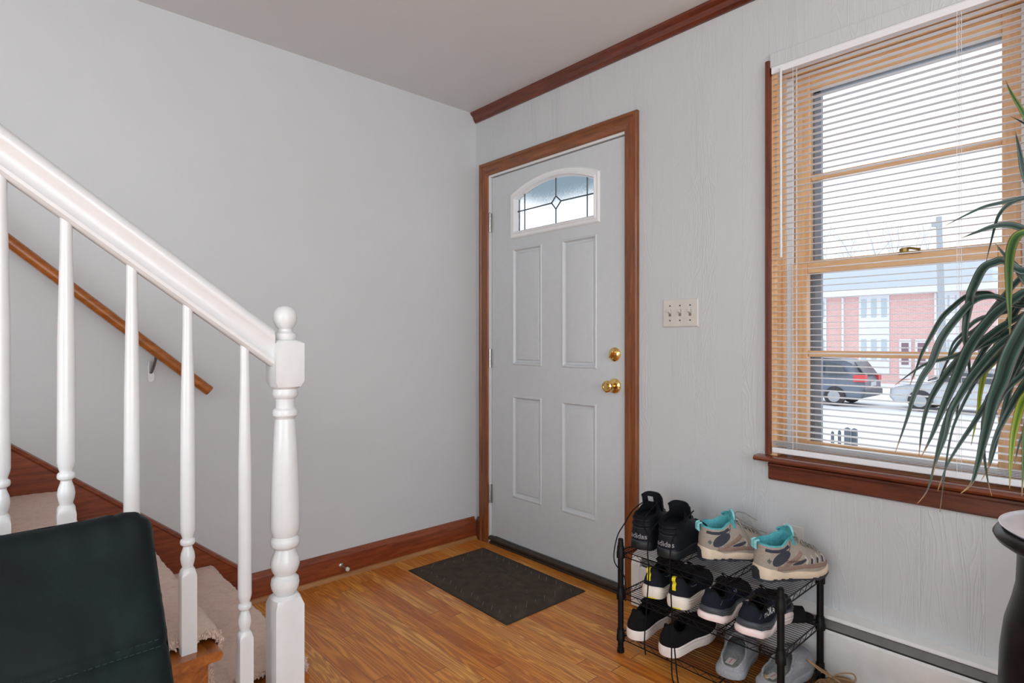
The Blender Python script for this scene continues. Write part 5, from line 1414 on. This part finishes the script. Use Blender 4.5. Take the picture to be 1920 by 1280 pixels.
# parked cars
def car(name, loc, rz, paint, label, L=4.7, H=1.70, suv=True, snowy=False):
    root = empty(name, loc, rz); tag(root, label, 'car')
    if suv: prof = [(0, .42), (.02, .95), (.35, 1.02), (.95, 1.08), (1.45, 1.55), (1.75, H - .02), (2.8, H), (3.9, H - .05), (4.25, 1.50), (4.60, 1.05), (4.68, .90), (4.70, .45), (4.55, .30), (.15, .30)]
    else: prof = [(0, .42), (.03, .72), (.4, .82), (1.15, .92), (1.75, 1.32), (2.2, H), (3.0, H), (3.6, H - .12), (4.15, 1.02), (4.62, .98), (4.68, .80), (4.68, .42), (4.5, .26), (.15, .26)]
    hw_ = .92; rows = []
    for sy, ins in ((-1, .10), (-1, .0), (1, .0), (1, .10)):
        rows.append([Vector((x - L / 2, sy * (hw_ - ins - (.16 if z > 1.1 else 0) * (1 if ins == 0 else 1.2)), z)) for x, z in prof])
    m = MB().grid([[Vector(p) for p in r] for r in rows]); n = len(prof)
    for i in range(3): m.f.append((i * n + n - 1, i * n, (i + 1) * n, (i + 1) * n + n - 1)); m.mi.append(0)
    m.add(rows[0], [tuple(range(n))]); m.add(rows[3], [tuple(range(n))])
    b_ = m.build('car_body', paint, root, smooth=30, bevel=.03)
    gl_ = plain('dark_tinted_window', srgb(70, 78, 88), .1)
    zt_ = H - .14; zb_ = 1.08 if suv else .98
    for sg in (-1, 1):
        xs_ = [(1.25, zb_ + .02), (1.72, zt_), (2.35, zt_ + .02), (2.35, zb_)], [(2.45, zb_), (2.45, zt_ + .02), (3.35, zt_), (3.35, zb_)], [(3.45, zb_), (3.45, zt_), (3.95, zt_ - .12), (4.15, zb_ + .04)]
        for poly in xs_:
            P_ = []
            for x, z in poly: P_.append((x - L / 2, sg * (.775 if z > 1.1 else .925 - 0.0), z))
            MB().prism([(x, sg * lerp(.90, .79, (z - zb_) / (zt_ - zb_)) , z) for x, _, z in P_], (0, sg * .03, 0)).build('side_window', gl_, root)
        MB().box((4.35 - L / 2, sg * .93, .88 if suv else .72), (4.71 - L / 2, sg * .60, 1.12 if suv else .90)).build('tail_light', plain('red_tail_light', srgb(214, 66, 70), .2), root, bevel=.02)
        for wx in (.85, 3.75):
            w_ = MB().lathe([(0, -.11), (.22, -.11), (.33, -.09), (.345, 0), (.33, .09), (.22, .11), (0, .11)], (wx - L / 2, sg * .84, .345), 26, axis='y', cap=False).build('wheel', plain('black_tyre', srgb(52, 54, 58), .7), root, smooth=35)
            MB().lathe([(0, sg * .115), (.08, sg * .125), (.20, sg * .118), (.21, sg * .10)], (wx - L / 2, sg * .84, .345), 20, axis='y', cap=False).build('rim', plain('alloy_rim', srgb(170, 174, 180), .3, .7), w_, smooth=35)
    MB().prism([(x - L / 2, -.66, z) for x, z in ((4.30, zt_ - .02), (4.62, zb_ + .06), (4.66, zb_ + .04), (4.34, zt_))], (0, 1.32, 0)).build('rear_window', gl_, root)
    MB().prism([(x - L / 2, -.68, z) for x, z in ((1.0, zb_ + .02), (1.42, zt_ - .04), (1.46, zt_ - .02), (1.04, zb_ - .0))], (0, 1.36, 0)).build('windscreen', gl_, root)
    MB().box((4.60 - L / 2, -.88, .36), (4.76 - L / 2, .88, .60)).build('rear_bumper', plain('dark_bumper', srgb(96, 102, 110), .5), root, bevel=.03)
    MB().box((4.69 - L / 2, -.24, .72), (4.73 - L / 2, .24, .86)).build('number_plate', plain('pale_plate', srgb(220, 224, 230), .5), root)
    if snowy:
        MB().box((1.8 - L / 2, -.68, H - .01), (3.7 - L / 2, .68, H + .07)).box((.25 - L / 2, -.75, .84), (1.1 - L / 2, .75, .94)).build('snow_cover', snow, root, bevel=.03)
car('parked_suv', (20.9, 6.25, GZ), R(-90), plain('slate_blue_car_paint', srgb(104, 118, 136), .25), 'dark slate SUV with a red tail light parked across the street')
car('parked_car', (21.2, .9, GZ), R(-90), plain('silver_car_paint', srgb(196, 202, 210), .3), 'silver car with snow on its roof parked behind the dark SUV', H=1.42, suv=False, snowy=True)
car('parked_car', (21.2, -4.4, GZ), R(-90), plain('white_car_paint', srgb(214, 216, 220), .3), 'white car half hidden by the hanging plant leaves', H=1.44, suv=False, snowy=True)
# fence posts in the snow
for i, (px_, py_, h_) in enumerate(((1561, 834, .26), (1574, 836, .30), (1589, 838, .38), (1602, 838, .36))):
    t = (CAM.z - GZ) * F / (py_ - 640); p = onD(px_, py_, t); w_ = .025 if i < 2 else .05
    r_ = MB().box((-w_, -w_, 0), (w_, w_, h_)).lathe([(w_ * .9, h_), (w_ * 1.2, h_ + .02), (0, h_ + .05)], (0, 0, 0), 10, cap=False).build('fence_post', plain('weathered_grey_post', srgb(96, 106, 118), .8))
    r_.location = (p.x, p.y, GZ); tag(r_, ['thin fence post standing in the snow, first of the four from the window frame', 'thin fence post in the snow, beside the wide posts', 'wide grey fence post in the snow beside the thin posts', 'wide grey fence post at the far end of the short row'][i], 'post', 'short posts in the snow')
# utility pole
p = onD(1769, 640, 27.5); pole = empty('utility_pole', (p.x, p.y, GZ)); tag(pole, 'grey wooden utility pole rising before the brick rowhouse', 'utility pole')
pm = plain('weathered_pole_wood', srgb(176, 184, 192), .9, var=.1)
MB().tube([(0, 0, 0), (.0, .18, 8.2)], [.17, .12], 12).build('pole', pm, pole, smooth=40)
MB().box((-.12, .05, 7.75), (.05, .45, 7.95)).build('top_bracket', pm, pole)
# bare tree
tp = onD(1632, 640, 46); tree = empty('bare_tree', (tp.x, tp.y, GZ)); tag(tree, 'leafless winter tree standing beyond the rowhouse roof', 'tree')
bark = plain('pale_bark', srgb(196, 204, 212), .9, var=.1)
random.seed(21); mt2 = MB(); tw_ = MB()
def grow(p, d, L, r, lvl):
    n = 4; pts = [p]; q = p; dd = d
    for k in range(n):
        dd = (dd + Vector((random.uniform(-.14, .14), random.uniform(-.14, .14), random.uniform(-.02, .12)))).normalized(); q = q + dd * (L / n); pts.append(q)
    (mt2 if lvl < 3 else tw_).tube(pts, [r * lerp(1, .6, i / n) for i in range(n + 1)], 6 if lvl < 2 else 4)
    if lvl >= 6: return
    for k in range(3 if lvl in (2, 4) else 2):
        i = random.choice((2, 3, 4)) if k else 4
        a = Vector((random.uniform(-1, 1), random.uniform(-1, 1), random.uniform(-.15, .6))).normalized()
        nd = (dd * .9 + a * .75).normalized(); grow(pts[i], nd, L * random.uniform(.62, .82), r * .58, lvl + 1)
mt2.tube([(0, 0, 0), (0, 0, 4.0)], [.32, .26], 8)
for a in ((.1, .75, .9), (-.2, -.7, .9), (0, .1, 1), (.3, -1.2, .7)): grow(Vector((0, 0, 4.0)), Vector(a).normalized(), 3.3, .12, 1)
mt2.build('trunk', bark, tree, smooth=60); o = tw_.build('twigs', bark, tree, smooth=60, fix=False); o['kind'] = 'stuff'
# ------------------------------------------------------------------ light
w = bpy.data.worlds.new('overcast_sky'); scn.world = w; w.use_nodes = True
bg = w.node_tree.nodes['Background']; tc = w.node_tree.nodes.new('ShaderNodeTexCoord'); sp = w.node_tree.nodes.new('ShaderNodeSeparateXYZ')
rp = w.node_tree.nodes.new('ShaderNodeValToRGB'); w.node_tree.links.new(tc.outputs['Generated'], sp.inputs[0]); w.node_tree.links.new(sp.outputs[2], rp.inputs[0])
rp.color_ramp.elements[0].position = 0; rp.color_ramp.elements[0].color = (.93, .96, 1, 1); rp.color_ramp.elements[1].position = .6; rp.color_ramp.elements[1].color = (.86, .93, 1, 1)
w.node_tree.links.new(rp.outputs[0], bg.inputs[0]); bg.inputs[1].default_value = 1.6
def area(name, loc, rot, sx, sy, power, col=(1, 1, 1)):
    l = bpy.data.lights.new(name, 'AREA'); l.shape = 'RECTANGLE'; l.size = sx; l.size_y = sy; l.energy = power; l.color = col
    o = bpy.data.objects.new(name, l); COL.objects.link(o); o.location = loc; o.rotation_euler = rot; return o
area('back_fill_light', (-2.25, YB + .02, 1.38), (R(90), 0, 0), 2.7, 1.75, 58, (.87, .945, 1))  # added soft fill from behind the camera, set in the back wall opening
area('far_fill_light', (XL + .02, -2.85, 1.38), (R(90), 0, R(-90)), 2.7, 1.75, 60, (.87, .945, 1))  # added fill facing the door wall and shoe rack, no known window there
area('overhead_fill_light', (-2.9, -3.3, ZC - .12), (0, 0, 0), .5, .5, 12, (.96, .98, 1))  # added overhead fill out of view, no fixture modelled
area('upward_fill_light', (-3.7, -3.9, 1.75), (R(180), 0, 0), .4, .4, 60, (.87, .945, 1))  # added lamp pointing up to brighten the ceiling, stands for no known lamp
vs = scn.view_settings; vs.view_transform = 'Standard'; vs.look = 'None'; vs.exposure = -0.08; vs.gamma = 1; vs.use_curve_mapping = False
